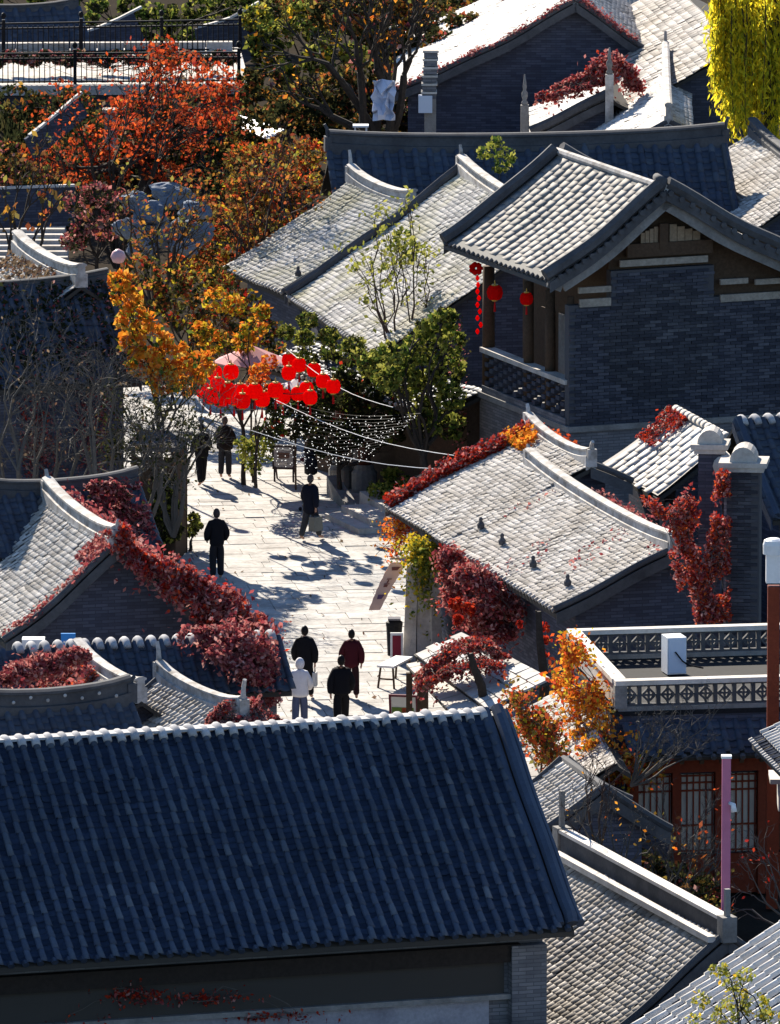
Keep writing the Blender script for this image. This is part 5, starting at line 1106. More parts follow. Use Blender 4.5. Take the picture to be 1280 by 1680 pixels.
tree('corner_lime_branch', 'lime-yellow branch over the striped roof in the bottom right corner', 'tree', (1300, 1900), -86, [(1180, 1590, 18), (1200, 1610, 22), (1210, 1640, 26), (1225, 1600, 16), (1150, 1640, 18), (1240, 1650, 26), (1190, 1665, 24), (1265, 1670, 22), (1140, 1672, 16)], [('lime', .8), ('yellow', .15)], n=798, size=0.061, r0=.05, dy=.3)
tree('crimson_shrub', 'dark crimson shrub between the pale stairs and the rockery', 'shrub', (160, 480), 24, [(130, 330, 30), (160, 320, 28), (185, 340, 24), (140, 370, 30), (175, 375, 28), (120, 395, 24), (200, 320, 16)], [('crimson', .6), ('dark', .4), ('dry', .15)], n=627, size=0.094, r0=.08, dy=.6, twigs=6)
bare('stair_saplings', 'dark thin trunks in front of the pale stairs', 'tree', (30, 480), 20, [(15, 260), (50, 240), (68, 330), (100, 260), (0, 330)], r0=.06, depth=3, mt=BARK, spread=.3, seed=41, leaves='mixed', n=160, size=.14)
tree('bush_left_edge', 'dark green and red bush at the left edge above the low wall', 'shrub', (10, 460), 34, [(10, 250, 26), (40, 280, 26), (0, 290, 26), (70, 290, 22)], [('mixed', .7), ('dark', .6), ('crimson', .2)], n=627, size=0.101, r0=.06, dy=.6)
tree('lane_thicket', 'dark red thicket filling the lane below the rockery', 'shrub', (290, 640), 14, [(230, 440, 34), (280, 460, 36), (320, 470, 34), (360, 460, 34), (250, 490, 34), (300, 520, 36), (350, 530, 34), (400, 500, 34), (430, 540, 34), (390, 560, 34), (330, 570, 34), (450, 580, 30)], [('mixed', .6), ('dark', .5), ('red', .1), ('yellow', .08)], n=494, size=0.108, r0=.06, dy=.8, twigs=6)
tree('under_bridge_brush', 'dark brush on the bank under the stone bridge', 'shrub', (150, 330), 52, [(30, 170, 40), (80, 180, 40), (120, 170, 36), (180, 200, 50), (60, 220, 40), (240, 190, 50), (300, 180, 50), (360, 220, 46), (330, 260, 46), (390, 260, 40), (280, 240, 50), (370, 300, 40), (420, 200, 36)], [('dark', .9), ('mixed', .3)], n=380, size=0.130, r0=.06, dy=1.0)
tree('bridge_hedge', 'low dark crimson hedge between the two bridge railings', 'hedge', (180, 118), 60.5, [(u_, 92 + (u_ % 3) * 4, 13) for u_ in range(-20, 385, 19)], [('crimson', .5), ('dark', .9), ('dry', .1)], n=1400, size=.1, r0=.03, dy=.5)
tree('far_thicket', 'brown-green thicket along the very top centre', 'shrub', (600, 60), 90, [(u_, -4 + (u_ % 5) * 5, 30) for u_ in range(420, 900, 34)], [('dark', .8), ('mixed', .5), ('lime', .1)], n=420, size=.13, r0=.06, dy=1.5)
bare('rockery_twigs', 'tangle of dark leafless branches over the rockery', 'tree', (255, 520), 18, [(215, 340), (260, 300), (310, 310), (340, 350), (230, 380), (300, 360), (180, 300)], r0=.06, depth=4, mt=BARK, spread=.5, seed=51, leaves='mixed', n=500, size=.1)
bare('maple_twigs', 'dark leafless branches standing through the red maple', 'tree', (190, 440), 40, [(120, 150), (180, 130), (240, 110), (310, 120), (60, 200), (360, 200), (280, 200)], r0=.07, depth=4, mt=BARK, spread=.45, seed=52, leaves='maple', n=700, size=.1)
bare('mixed_twigs', 'leafless brown branches in front of the mixed-leaf tree', 'tree', (430, 560), 24, [(390, 260), (440, 240), (500, 260), (350, 330), (470, 330), (400, 380)], r0=.06, depth=4, mt=TWIG_DK, spread=.45, seed=53, leaves='mixed', n=500, size=.1)
bare('orange_bush_twigs', 'grey twigs rising from the orange bush by the terrace', 'shrub', (985, 1340), -46.5, [(960, 1150), (990, 1170), (1010, 1200), (940, 1180), (1030, 1230)], r0=.03, depth=3, mt=TWIG, spread=.35, seed=54, leaves='orange', n=500, size=.085)
tree('hollow_brush', 'dark brush in the hollow below the yellow-green tree', 'shrub', (460, 300), 57, [(420, 170, 40), (470, 190, 40), (520, 200, 40), (400, 222, 34), (545, 170, 34), (440, 225, 36), (500, 150, 30), (580, 215, 30), (410, 130, 24), (560, 130, 26), (620, 225, 26)], [('dark', .9), ('mixed', .35)], n=700, size=.12, r0=.06, dy=1.0)
bare('gatehouse_tangle', 'tangle of pale leafless twigs over the little gatehouse roof', 'shrub', (1010, 1450), -58, [(920, 1290), (960, 1320), (1000, 1300), (1050, 1330), (1030, 1370), (1090, 1360), (960, 1380)], r0=.03, depth=4, mt=TWIG, spread=.55, seed=61, leaves='orange', n=30, size=.06)
bare('shopfront_tangle', 'leafless twigs in front of the red lattice windows', 'shrub', (1130, 1500), -52, [(1080, 1300), (1120, 1330), (1160, 1310), (1100, 1380), (1170, 1390), (1060, 1350), (1210, 1350)], r0=.03, depth=4, mt=TWIG, spread=.5, seed=62, leaves='maple', n=30, size=.06)
# grass on the bank below the bridge
gp = np.column_stack([RNG.uniform(-12, -7, 2600), RNG.uniform(50, 56, 2600), np.zeros(2600)]); gp[:, 2] = 1.0 + (gp[:, 1] - 50) * .22
gb = MB(); gb.prism([(-12.5, 49, 0), (-12.5, 57, 0), (-12.5, 57, 2.4), (-12.5, 49, .7)], (6, 0, 0)); bank = tag(gb.build('grass_bank', GROUND), kind='structure')
o = foliage('tall_grass', gp + UPV * .15, .1, LF['dark'], None, droop=-3, asp=4.5); tag(o, 'dark tall grass on the bank below the bridge', 'grass', kind='stuff')
# fallen leaves
fl = np.column_stack([RNG.uniform(-7, 2.5, 160), RNG.uniform(-30, 5, 160), np.full(160, .03)]); o = foliage('fallen_leaves', fl, .07, LF['dry'], None); tag(o, 'scattered fallen leaves on the paving', 'leaves', kind='stuff')
a1, n1 = on_slope(hm, -1, 0, hm.L, 0, hm.slen(-1), 2600, up=.08)
vine('roof_moss_mat', 'dark dry creeper mat over the shaded roof of the brick house', [(a1, n1, 'dark', .1), (a1[::3] + .03, None, 'crimson', .07), (a1[::12], None, 'dry', .07)])
wv = hm.wallpt(-1, 2.6, 2.6, .12); c1 = wv + RNG.normal(0, 1, (900, 3)) * np.array([.3, .05, .6]); c2_ = hm.wallpt(-1, 1.2, 3.0, .12) + RNG.normal(0, 1, (1000, 3)) * np.array([.35, .05, .7])
vine('brick_wall_creeper', 'dark red creeper patches on the brick wall behind the bare trees', [(c1, None, 'crimson', .07), (c2_, None, 'crimson', .07), (c1[::4], None, 'red', .07)])
# leafless trunks standing through the canopy
for i, (pp, lab) in enumerate(((((772, 1072), (778, 1095), (790, 1125), (796, 1165)), 'black bent tree stump rising through the white slab canopy'), (((884, 1003), (886, 1050), (890, 1085), (894, 1118)), 'black slim trunk between the shop eave and the orange bush'))):
    q = [PY(u, v, -37 + i * 2) for u, v in pp]; r = empty('dead_trunk', (q[-1][0], q[-1][1], 0), lab, 'tree trunk', 'dead trunks by the canopy')
    MB().tube([(q[-1][0] + .05, q[-1][1], 0)] + q[::-1], [.11, .1, .1, .085, .06], 7).build('trunk', BARK, r); MB().tube([q[1], q[0] + np.array([-.06, 0, .02])], [.04, .02], 5).build('stub', BARK, r)

# ------------------------------------------------------------------ creepers
S = lambda *a, **k: on_slope(*a, **k)
L1 = hl.slen(1); Lm = hl.slen(-1)
a1, n1 = S(hl, 1, -.1, hl.L, 0, L1, 18000, up=.18); a2, n2 = S(hl, -1, -.05, .45, 0, Lm, 700, up=.06); a3, n3 = S(hl, -1, 0, 1.3, 0, .8, 840, up=.06)
c1 = np.concatenate([strip([(196, 898, 10), (230, 918, 18), (270, 938, 23), (310, 960, 28), (350, 985, 32), (390, 1015, 34), (425, 1050, 32), (442, 1095, 24), (440, 1135, 12)], hl.a[1] - .2, 9500), strip([(215, 925, 8), (300, 985, 16), (350, 1030, 28), (400, 1070, 36), (428, 1110, 28)], hl.a[1] - .6, 4500), strip([(180, 880, 10), (200, 870, 14), (208, 905, 14)], hl.a[1] - .1, 900)])
c2 = np.concatenate([strip([(300, 1045, 8), (335, 1045, 20), (375, 1050, 32), (410, 1070, 40), (432, 1100, 30), (438, 1132, 16)], hc.a[1] - 1.0, 9000), strip([(350, 1075, 14), (400, 1100, 26), (430, 1125, 16)], hc.a[1] - 1.7, 2200), PY(438, 1120, hc.a[1] - 1.0) + np.clip(RNG.normal(0, 1, (900, 3)), -1.5, 1.5) * np.array([.18, .2, .33])])
vine('crimson_creeper', 'crimson creeper pouring down the right slope and corner of the left gable house', [(a1, n1, 'crimson', 0.094), (a2, n2, 'crimson', 0.072), (a3, n3, 'crimson', 0.065), (c1, None, 'crimson', 0.094), (c2, None, 'crimson', 0.086), (c1[::6] + np.array([.02, -.1, .04]), None, 'red', 0.072)], stems=[(hl.pt(1, .2, L1), hl.pt(1, .5, .1, .1), .03)])
a1, n1 = S(hm3, -1, 0, 1.2, 0, hm3.slen(-1), 1800, up=.12)
c1 = np.concatenate([strip([(150, 800, 8), (185, 800, 14), (208, 820, 18), (216, 855, 20), (215, 890, 16), (225, 915, 10)], hm3.a[1] - 1.2, 4000)])
vine('gate_creeper', 'dull crimson creeper on the right end of the dark gate roof', [(a1, n1, 'crimson', 0.086), (c1, None, 'crimson', 0.086), (c1[::4], None, 'dark', 0.086)])
a1, n1 = S(h1, -1, .6, h1.L + 1, .1, h1.slen(-1) + .2, 14000, up=.14, fun=lambda s_, l: s_ > 2.6 - .35 * l + .25 * np.sin(l * 5))
c1 = strip([(140, 1080, 8), (118, 1078, 18), (85, 1095, 26), (45, 1112, 28), (0, 1122, 28)], h1.a[1] + 1.0, 6500)
vine('lodge_creeper', 'red-brown creeper burying the left half of the low lodge roof', [(a1, n1, 'crimson', 0.086), (c1, None, 'crimson', 0.086), (a1[::5] + UPV * .03, None, 'maple', 0.072), (a1[::6], None, 'dry', 0.072)])
c1 = np.concatenate([strip([(348, 1195, 10), (365, 1165, 16), (395, 1160, 18), (425, 1170, 20), (450, 1192, 16), (462, 1208, 8)], h2.a[1] + .1, 4000), strip([(380, 1195, 12), (420, 1190, 18), (445, 1205, 12)], h2.a[1] - .2, 2000)])
vine('corner_creeper', 'crimson creeper at the end of the corner lodge ridge', [(c1, None, 'crimson', 0.079), (c1[::4], None, 'red', 0.065)])
Lb2 = hs2.slen(-1); a1, n1 = S(hs2, -1, hs2.L - .55, hs2.L + .1, 0, Lb2, 3000, up=.1); a2, n2 = S(hs2, -1, hs2.L - 1.6, hs2.L, 0, .7, 840, up=.12); a3, n3 = S(hs2, 1, hs2.L - 3.0, hs2.L, -.1, .35, 840, up=.1)
vine('orange_verge_creeper', 'orange-red creeper along the back verge of the shop roof', [(a1, n1, 'red', 0.079), (a1[::2] + UPV * .04, None, 'crimson', 0.072), (a2, n2, 'orange', 0.086), (a3, n3, 'maple', 0.079)])
wp_ = hs.wallpt(-1, 6, 2); yv = float(hs.wallpt(-1, 4.5, 2, .5)[1])
c1 = np.concatenate([strip([(738, 910, 14), (742, 935, 22), (752, 965, 28), (765, 1000, 30), (772, 1035, 26)], -24.2, 6000), strip([(765, 945, 18), (790, 960, 28), (812, 985, 34), (822, 1015, 32), (820, 1050, 22)], -26.2, 7000), strip([(752, 1000, 14), (790, 1015, 30), (800, 1045, 26), (835, 1050, 14)], -26.5, 3500)])
c2 = clumps_pts([(748, 990, 12), (750, 1015, 10), (770, 1000, 12)], -27.3, 700, .2); c3 = clumps_pts([(893, 1030, 9), (897, 1050, 9), (852, 1024, 6), (895, 1072, 7)], -30.5, 520, .15)
vine('shop_front_creeper', 'large crimson creeper cloud hanging on the street side of the shop', [(c1, None, 'crimson', 0.079), (c1[::4], None, 'red', 0.072), (c2, None, 'red', 0.086), (c3, None, 'red', 0.079)], stems=[(hs.wallpt(-1, 5, 0, .3), hs.wallpt(-1, 5.2, 2.8, .4), .04)])
c1 = np.concatenate([strip([(692, 1118, 10), (712, 1095, 18), (745, 1070, 24), (785, 1058, 24), (825, 1080, 16)], -34.8, 4200, sq=(1, 1.6, .55)), strip([(700, 1125, 10), (740, 1100, 18), (790, 1090, 18), (820, 1095, 10)], -36, 2600, sq=(1, 1.6, .5)), strip([(690, 1128, 7), (700, 1120, 8)], -37.6, 500)])
vine('canopy_creeper', 'pinkish red creeper spread over the white slab canopy', [(c1, None, 'crimson', 0.065), (c1[::2] + UPV * .02, None, 'red', 0.058), (c1[::3], None, 'dry', 0.058)])
c1 = np.concatenate([sheet([(1178, 770), (1196, 775), (1198, 1018), (1140, 1022), (1148, 960), (1160, 900), (1170, 850)], -33.5, 6500), sheet([(1050, 815), (1100, 832), (1140, 790), (1148, 880), (1150, 1000), (1140, 1010), (1128, 930), (1110, 880), (1080, 850)], -32.9, 7000), sheet([(1095, 905), (1130, 880), (1150, 930), (1150, 1015), (1120, 990)], -33.2, 1600, .15, -.2)])
vine('pillar_creeper', 'red creeper climbing between and below the brick pillars', [(c1, None, 'crimson', 0.072), (c1[::3] + .02, None, 'red', 0.079), (c1[::5] - np.array([0, .1, 0]), None, 'maple', 0.065)], stems=[(PY(1180, 1010, -32.6), PY(1176, 790, -32.6), .025)])
a1, n1 = S(hs, 1, 0, 8, .15, .9, 2600, up=.12)
vine('ridge_side_creeper', 'thin crimson creeper behind the white ridge of the street shop', [(a1, n1, 'crimson', 0.072)])
a1, n1 = S(hw, -1, hw.L - 1.5, hw.L, 0, 1.1, 1000, up=.06)
vine('slab_roof_creeper', 'patch of red creeper at the upper corner of the bright slab roof', [(a1, n1, 'red', 0.065), (a1[::2], None, 'crimson', 0.065)])
c1 = np.concatenate([strip([(1045, 150, 8), (1030, 120, 18), (1000, 108, 22), (970, 128, 18), (930, 145, 12), (885, 160, 8)], hi.a[1] + .9, 6000), strip([(1000, 135, 16), (960, 145, 10), (900, 160, 6)], hi.a[1] + .4, 1800)])
vine('vine_roof_creeper', 'red creeper heaped over the small cream roof below the big gable', [(c1, None, 'crimson', 0.094), (c1[::3], None, 'red', 0.086)])
a1, n1 = S(hg, -1, -.05, .3, 0, hg.slen(-1), 1800, up=.08); a2, n2 = S(hg, 1, -.05, .25, 0, 2.2, 840, up=.08)
vine('gable_verge_creeper', 'thin brown-crimson creeper along the verge of the big gable', [(a1, n1, 'crimson', 0.072), (a2, n2, 'crimson', 0.072)])
c1 = np.concatenate([hf.wallpt(-1, 8.6, 3.05, .25) + RNG.normal(0, 1, (160, 3)) * np.array([.35, .06, .12]), hf.wallpt(-1, 7.2, 2.9, .25) + RNG.normal(0, 1, (120, 3)) * np.array([.5, .06, .08]), hf.wallpt(-1, 6.0, 2.45, .25) + RNG.normal(0, 1, (100, 3)) * np.array([.8, .06, .05]), hf.wallpt(-1, 9.6, 2.4, .25) + RNG.normal(0, 1, (100, 3)) * np.array([.8, .06, .15])])
vine('eave_creeper', 'sparse red creeper under the eave of the big blue roof', [(c1, None, 'red', .06), (c1[::2] - UPV * .05, None, 'crimson', .06)])
a1, n1 = S(hm2, -1, .3, hm2.L, .05, hm2.slen(-1), 1800, up=.02)
o = foliage('roof_leaf_litter', a1, .11, LF['dry'], None); tag(o, 'dry leaves scattered on the left roof with the white ridge', 'leaves', kind='stuff')
p = hb.pt(-1, hb.L - .4, hb.slen(-1) - .3); c1 = np.column_stack([RNG.normal(p[0] - .02, .12, 420), RNG.normal(p[1], .12, 420), RNG.uniform(.6, 5.0, 420)])[::2]
vine('corner_post_creeper', 'dark red creeper on the far balcony post of the two-storey house', [(c1, None, 'crimson', 0.058), (c1 + .05, None, 'dark', 0.065)])
c1 = np.column_stack([RNG.normal(0, .22, 520), RNG.normal(0, .15, 520), -np.abs(RNG.normal(0, .55, 520))]) + PY(655, 850, -17)
vine('shop_corner_creeper', 'orange creeper hanging from the street corner of the shop eave', [(c1, None, 'orange', 0.065), (c1[::2] + np.array([.1, 0, 0]), None, 'maple', 0.065)])

c1 = np.concatenate([sheet([(922, 1035), (955, 1050), (975, 1100), (990, 1150), (985, 1200), (1015, 1228), (1090, 1240), (1085, 1262), (1040, 1270), (990, 1285), (940, 1255), (945, 1190), (925, 1120)], -45.8, 6500, .3, -.35), sheet([(960, 1210), (1020, 1232), (1092, 1244), (1080, 1266), (1010, 1285), (960, 1262)], -47.4, 2600, .25, -.4), sheet([(900, 1105), (940, 1120), (950, 1160), (925, 1150)], -44.5, 500, .2, -.2)])
c1 = np.concatenate([c1, c1[RNG.integers(0, len(c1), 900)] + RNG.normal(0, 1, (900, 3)) * np.array([.16, .3, .14])])
o_ = vine('orange_creeper', 'fiery orange creeper climbing beside the terrace parapet', [(c1, None, 'orange', .085), (c1[::2] + RNG.normal(0, .08, c1[::2].shape), None, 'maple', .085), (c1[::3] + RNG.normal(0, .12, c1[::3].shape), None, 'yellow', .07)], cat='creeper', stems=[(PY(985, 1340, -45.5), PY(958, 1130, -45.2), .03), (PY(985, 1340, -45.5), PY(1050, 1256, -47), .025), (PY(975, 1340, -45.5), PY(935, 1070, -45), .03)])
c1 = sheet([(836, 1135), (870, 1140), (900, 1185), (930, 1225), (925, 1248), (885, 1250), (862, 1205)], -49.2, 4200, .3, -.6)
c1 = np.concatenate([c1[::2], c1[RNG.integers(0, len(c1), 900)] + RNG.normal(0, 1, (900, 3)) * np.array([.18, .3, .16])])
vine('rust_bush', 'rust and green bush behind the right end of the big blue roof', [(c1, None, 'mixed', .08), (c1[::2] + RNG.normal(0, .1, c1[::2].shape), None, 'maple', .08), (c1[::3], None, 'yellow', .06)], cat='shrub', stems=[(PY(885, 1330, -49), PY(868, 1165, -49), .03)])

a1, n1 = on_slope(hs, -1, .3, 9.2, .1, hs.slen(-1), 700, up=.02, fun=lambda s_, l: np.sin(s_ * 2.1 + l * 1.7) + np.sin(s_ * .9 - l) > .75)
o = foliage('shop_roof_leaf_litter', a1, .07, LF['crimson'], None); tag(o, 'thin patches of crimson leaves lying on the street shop roof', 'leaves', kind='stuff')
# ------------------------------------------------------------------ lanterns, cables, parasols, light net
LRED = leafmat('red_lantern_cloth', [(.80, .006, .006), (.92, .012, .01)], .6); GOLD = mat('gold_trim', [(.5, .3, .06)], None, rough=.4); TAS = mat('red_tassel', [(.4, .01, .01)], None)
lan_body = MB(); prf = [(.05, -.16), (.12, -.15), (.17, -.09), (.19, 0), (.17, .09), (.12, .15), (.05, .16)]
V = []; n = 16
for r_, z in prf:
    for k in range(n):
        a = 2 * math.pi * k / n; q = r_ * (1 if k % 2 else .93); V.append((q * math.cos(a), q * math.sin(a), z))
lan_body.add(V, [(i * n + k, i * n + (k + 1) % n, (i + 1) * n + (k + 1) % n, (i + 1) * n + k) for i in range(6) for k in range(n)])
lan_me = lan_body.mesh('lantern_body'); lan_me.materials.append(LRED)
cap_me = MB().lathe((0, 0, .155), [(.07, 0), (.07, .03), (.02, .04), (.008, .12)], 10).mesh('top_cap'); cap_me.materials.append(GOLD); cap2_me = MB().lathe((0, 0, -.19), [(.05, 0), (.07, .01), (.07, .035)], 10).mesh('bottom_cap'); cap2_me.materials.append(GOLD)
tas_me = MB().lathe((0, 0, -.42), [(.03, 0), (.025, .12), (.008, .23)], 7).mesh('tassel'); tas_me.materials.append(TAS)
def lantern(p, label, group, s=1.0):
    r = empty('red_lantern', tuple(p), label, 'lantern', group); r.scale = (s, s, s)
    for nm, me in (('cloth_body', lan_me), ('top_cap', cap_me), ('bottom_cap', cap2_me), ('tassel', tas_me)):
        o = bpy.data.objects.new(nm, me); COL.objects.link(o); o.parent = r
    return r
LPX = [(333, 640), (345, 650), (357, 632), (362, 655), (373, 640), (384, 652), (394, 642), (379, 610), (398, 658), (352, 612), (430, 655), (418, 642), (452, 640), (464, 650), (474, 612), (489, 646), (503, 638), (509, 652), (474, 591), (491, 599), (515, 607), (530, 625), (547, 634)]
ORD = ['leftmost', 'second from left', 'third from left', 'fourth from left', 'fifth from left', 'sixth from left', 'seventh from left', 'eighth from left', 'ninth from left', 'tenth from left', 'eleventh from left', 'rightmost']
def cluster_of(u, v): return 'left cluster under the orange tree' if u < 412 else ('right-hand string sloping down to the cable' if u > 470 and v < 637 and (u, v) not in ((474, 612),) else 'middle cluster by the white parasol')
CLU = {}
for q in sorted(LPX): CLU.setdefault(cluster_of(*q), []).append(q)
for i, (u, v) in enumerate(LPX):
    cn = cluster_of(u, v); lantern(P(u, v, 3.55 + (.12 * ((i * 7) % 5) - .2)), 'red lantern, %s in the %s' % (ORD[CLU[cn].index((u, v))], cn), 'red lanterns strung over the street', 1.14 if u < 470 else 1.05)
# lanterns that hang over the lane nearer the viewer side of the same strings
def cable(label, pts, zs, r=.012, mt=None, sag=.25):
    q = [P(u, v, z) for (u, v), z in zip(pts, zs)]; out = []
    for a, b in zip(q[:-1], q[1:]): out += [a + (b - a) * t - UPV * sag * math.sin(math.pi * t) for t in np.linspace(0, 1, 9)[:-1]]
    out.append(q[-1]); return tag(MB().tube(out, r, 5).build('overhead_cable', mt or WHITE), label, 'cable', 'cables over the street')
cable('lowest white cable running down to the shop verge', [(412, 706), (775, 772)], (3.2, 3.6), .009); cable('middle white cable through the lights', [(450, 655), (752, 748)], (3.4, 4.0), .008); cable('upper white cable beside the right-hand lantern string', [(470, 572), (645, 668)], (3.9, 3.8), .008)
cable('thin cable carrying the left lantern cluster', [(300, 628), (420, 672)], (3.9, 3.6), .012, IRON); cable('thin dark cable carrying the middle lanterns', [(405, 618), (520, 640)], (3.9, 3.8), .012, IRON); cable('short white cable at the lower left of the lanterns', [(318, 645), (372, 676)], (3.3, 3.2), .02)
def parasol(label, u, v, z, rad, hgt, mt):
    c = P(u, v, z); r = empty('parasol', (c[0], c[1], 0), label, 'parasol', 'street parasols'); n = 8; V = [c + UPV * hgt]
    for k in range(n): a = 2 * math.pi * k / n + .2; V.append(c + np.array([math.cos(a) * rad, math.sin(a) * rad, 0]))
    cp = MB().add(V + [p - UPV * .03 for p in V], [(0, 1 + k, 1 + (k + 1) % n) for k in range(n)] + [(n + 1, n + 2 + (k + 1) % n, n + 2 + k) for k in range(n)] + [(1 + k, n + 2 + k, n + 2 + (k + 1) % n, 1 + (k + 1) % n) for k in range(n)]).build('canopy', mt, r)
    m = MB()
    for k in range(n): m.tube([c + UPV * (hgt - .05), V[1 + k] - UPV * .04], .012, 4)
    m.build('rib', WOOD, cp); MB().tube([(c[0], c[1], 0), c + UPV * hgt], .025, 8).build('pole', WOOD, r)
parasol('pale pink parasol above the red lanterns', 412, 592, 3.0, 1.0, .42, leafmat('pink_canvas', [(.72, .42, .42), (.72, .42, .42)], .25)); parasol('white parasol behind the middle lanterns', 485, 640, 2.6, .75, .3, leafmat('white_canvas', [(.8, .72, .7), (.8, .72, .7)], .25))
# net of lights
BULB = bpy.data.materials.new('white_bulb'); BULB.use_nodes = True; bb = BULB.node_tree.nodes['Principled BSDF']; bb.inputs['Base Color'].default_value = (.85, .85, .82, 1); bb.inputs['Emission Color'].default_value = (1, .97, .9, 1); bb.inputs['Emission Strength'].default_value = .35
nr_ = empty('light_net', tuple(P(540, 790, 0)), 'net of small white fairy lights hung in front of the dark porch', 'lights'); wires = MB(); bl = []
for i in range(15):
    t = i / 14; a = P(415 + 40 * t, 740 - 95 * t + 10, 2.6 + .8 * t); b = P(605 + 85 * t, 748 - 90 * t + 20 * t, 2.5 + .9 * t); q = [a + (b - a) * s_ - UPV * .22 * math.sin(math.pi * s_) for s_ in np.linspace(0, 1, 12)]; wires.tube(q, .005, 3)
    for s_ in np.linspace(.01, .99, 26): bl.append(a + (b - a) * s_ - UPV * (.22 * math.sin(math.pi * s_) + .03) + RNG.normal(0, .05, 3))
wires.build('wire', IRON, nr_); bl = np.array(bl); oc = np.array([(1, 0, 0), (-1, 0, 0), (0, 1, 0), (0, -1, 0), (0, 0, 1), (0, 0, -1)]) * .0125; of = np.array([(0, 2, 4), (2, 1, 4), (1, 3, 4), (3, 0, 4), (2, 0, 5), (1, 2, 5), (3, 1, 5), (0, 3, 5)])
tag(link('bulbs', mesh_np('bulbs', (bl[:, None] + oc[None]).reshape(-1, 3), (of[None] + (np.arange(len(bl)) * 6)[:, None, None]).reshape(-1, 3)), BULB, nr_), kind='stuff')
# decorations on the balcony of the two-storey house
p = hb.wallpt(-1, hb.L - 1.0, 0, .5); pz_ = PY(781, 440, p[1])
r = empty('red_knot_hanging', tuple(pz_), 'bright red ribbon knot with a long tail hanging at the balcony eave', 'decoration'); m = MB()
for k in range(7): a = k * .9; m.lathe(pz_ + np.array([.1 * math.cos(a), -.03, .1 * math.sin(a)]), [(.02, -.07), (.08, -.03), (.08, .03), (.02, .07)], 8)
m.build('knot', LRED, r); m = MB()
for k in range(9): q = pz_ - UPV * (.25 + k * .17) + np.array([.04 + .012 * k * (k % 2), -.02, 0]); m.lathe(q, [(.02, -.07), (.055, 0), (.02, .07)], 6)
m.build('tail', LRED, r)
lantern(PY(812, 480, hb.wallpt(-1, 4.2, 0, -.2)[1]), 'large dim red lantern under the balcony eave', 'balcony lanterns', 1.15); lantern(PY(864, 490, hb.wallpt(-1, 2.4, 0, .15)[1]), 'small red lantern between the balcony columns', 'balcony lanterns', .95)

# ------------------------------------------------------------------ people
def skin(verts, edges, radii, name, sub=2, root=0):
    me = bpy.data.meshes.new(name); me.from_pydata([tuple(v) for v in verts], edges, []); o = bpy.data.objects.new(name, me); COL.objects.link(o)
    md = o.modifiers.new('skin', 'SKIN'); md.use_smooth_shade = True
    for i, r_ in enumerate(radii):
        sv = me.skin_vertices[0].data[i]; rr = r_ if hasattr(r_, '__len__') else (r_, r_); sv.radius = rr; sv.use_root = (i == root)
    s2 = o.modifiers.new('sub', 'SUBSURF'); s2.levels = sub; s2.render_levels = sub
    dg = bpy.context.evaluated_depsgraph_get(); ev = o.evaluated_get(dg); out = bpy.data.meshes.new_from_object(ev); bpy.data.objects.remove(o)
    out.name = name; return out
SKIN_M = mat('skin_tone', [(.42, .24, .17)], None, rough=.55)
def cloth(name, c): return mat(name, [c, tuple(x * .75 for x in c)], None, 6, per='noise', rough=.9, bump=.4, bump_scale=18)
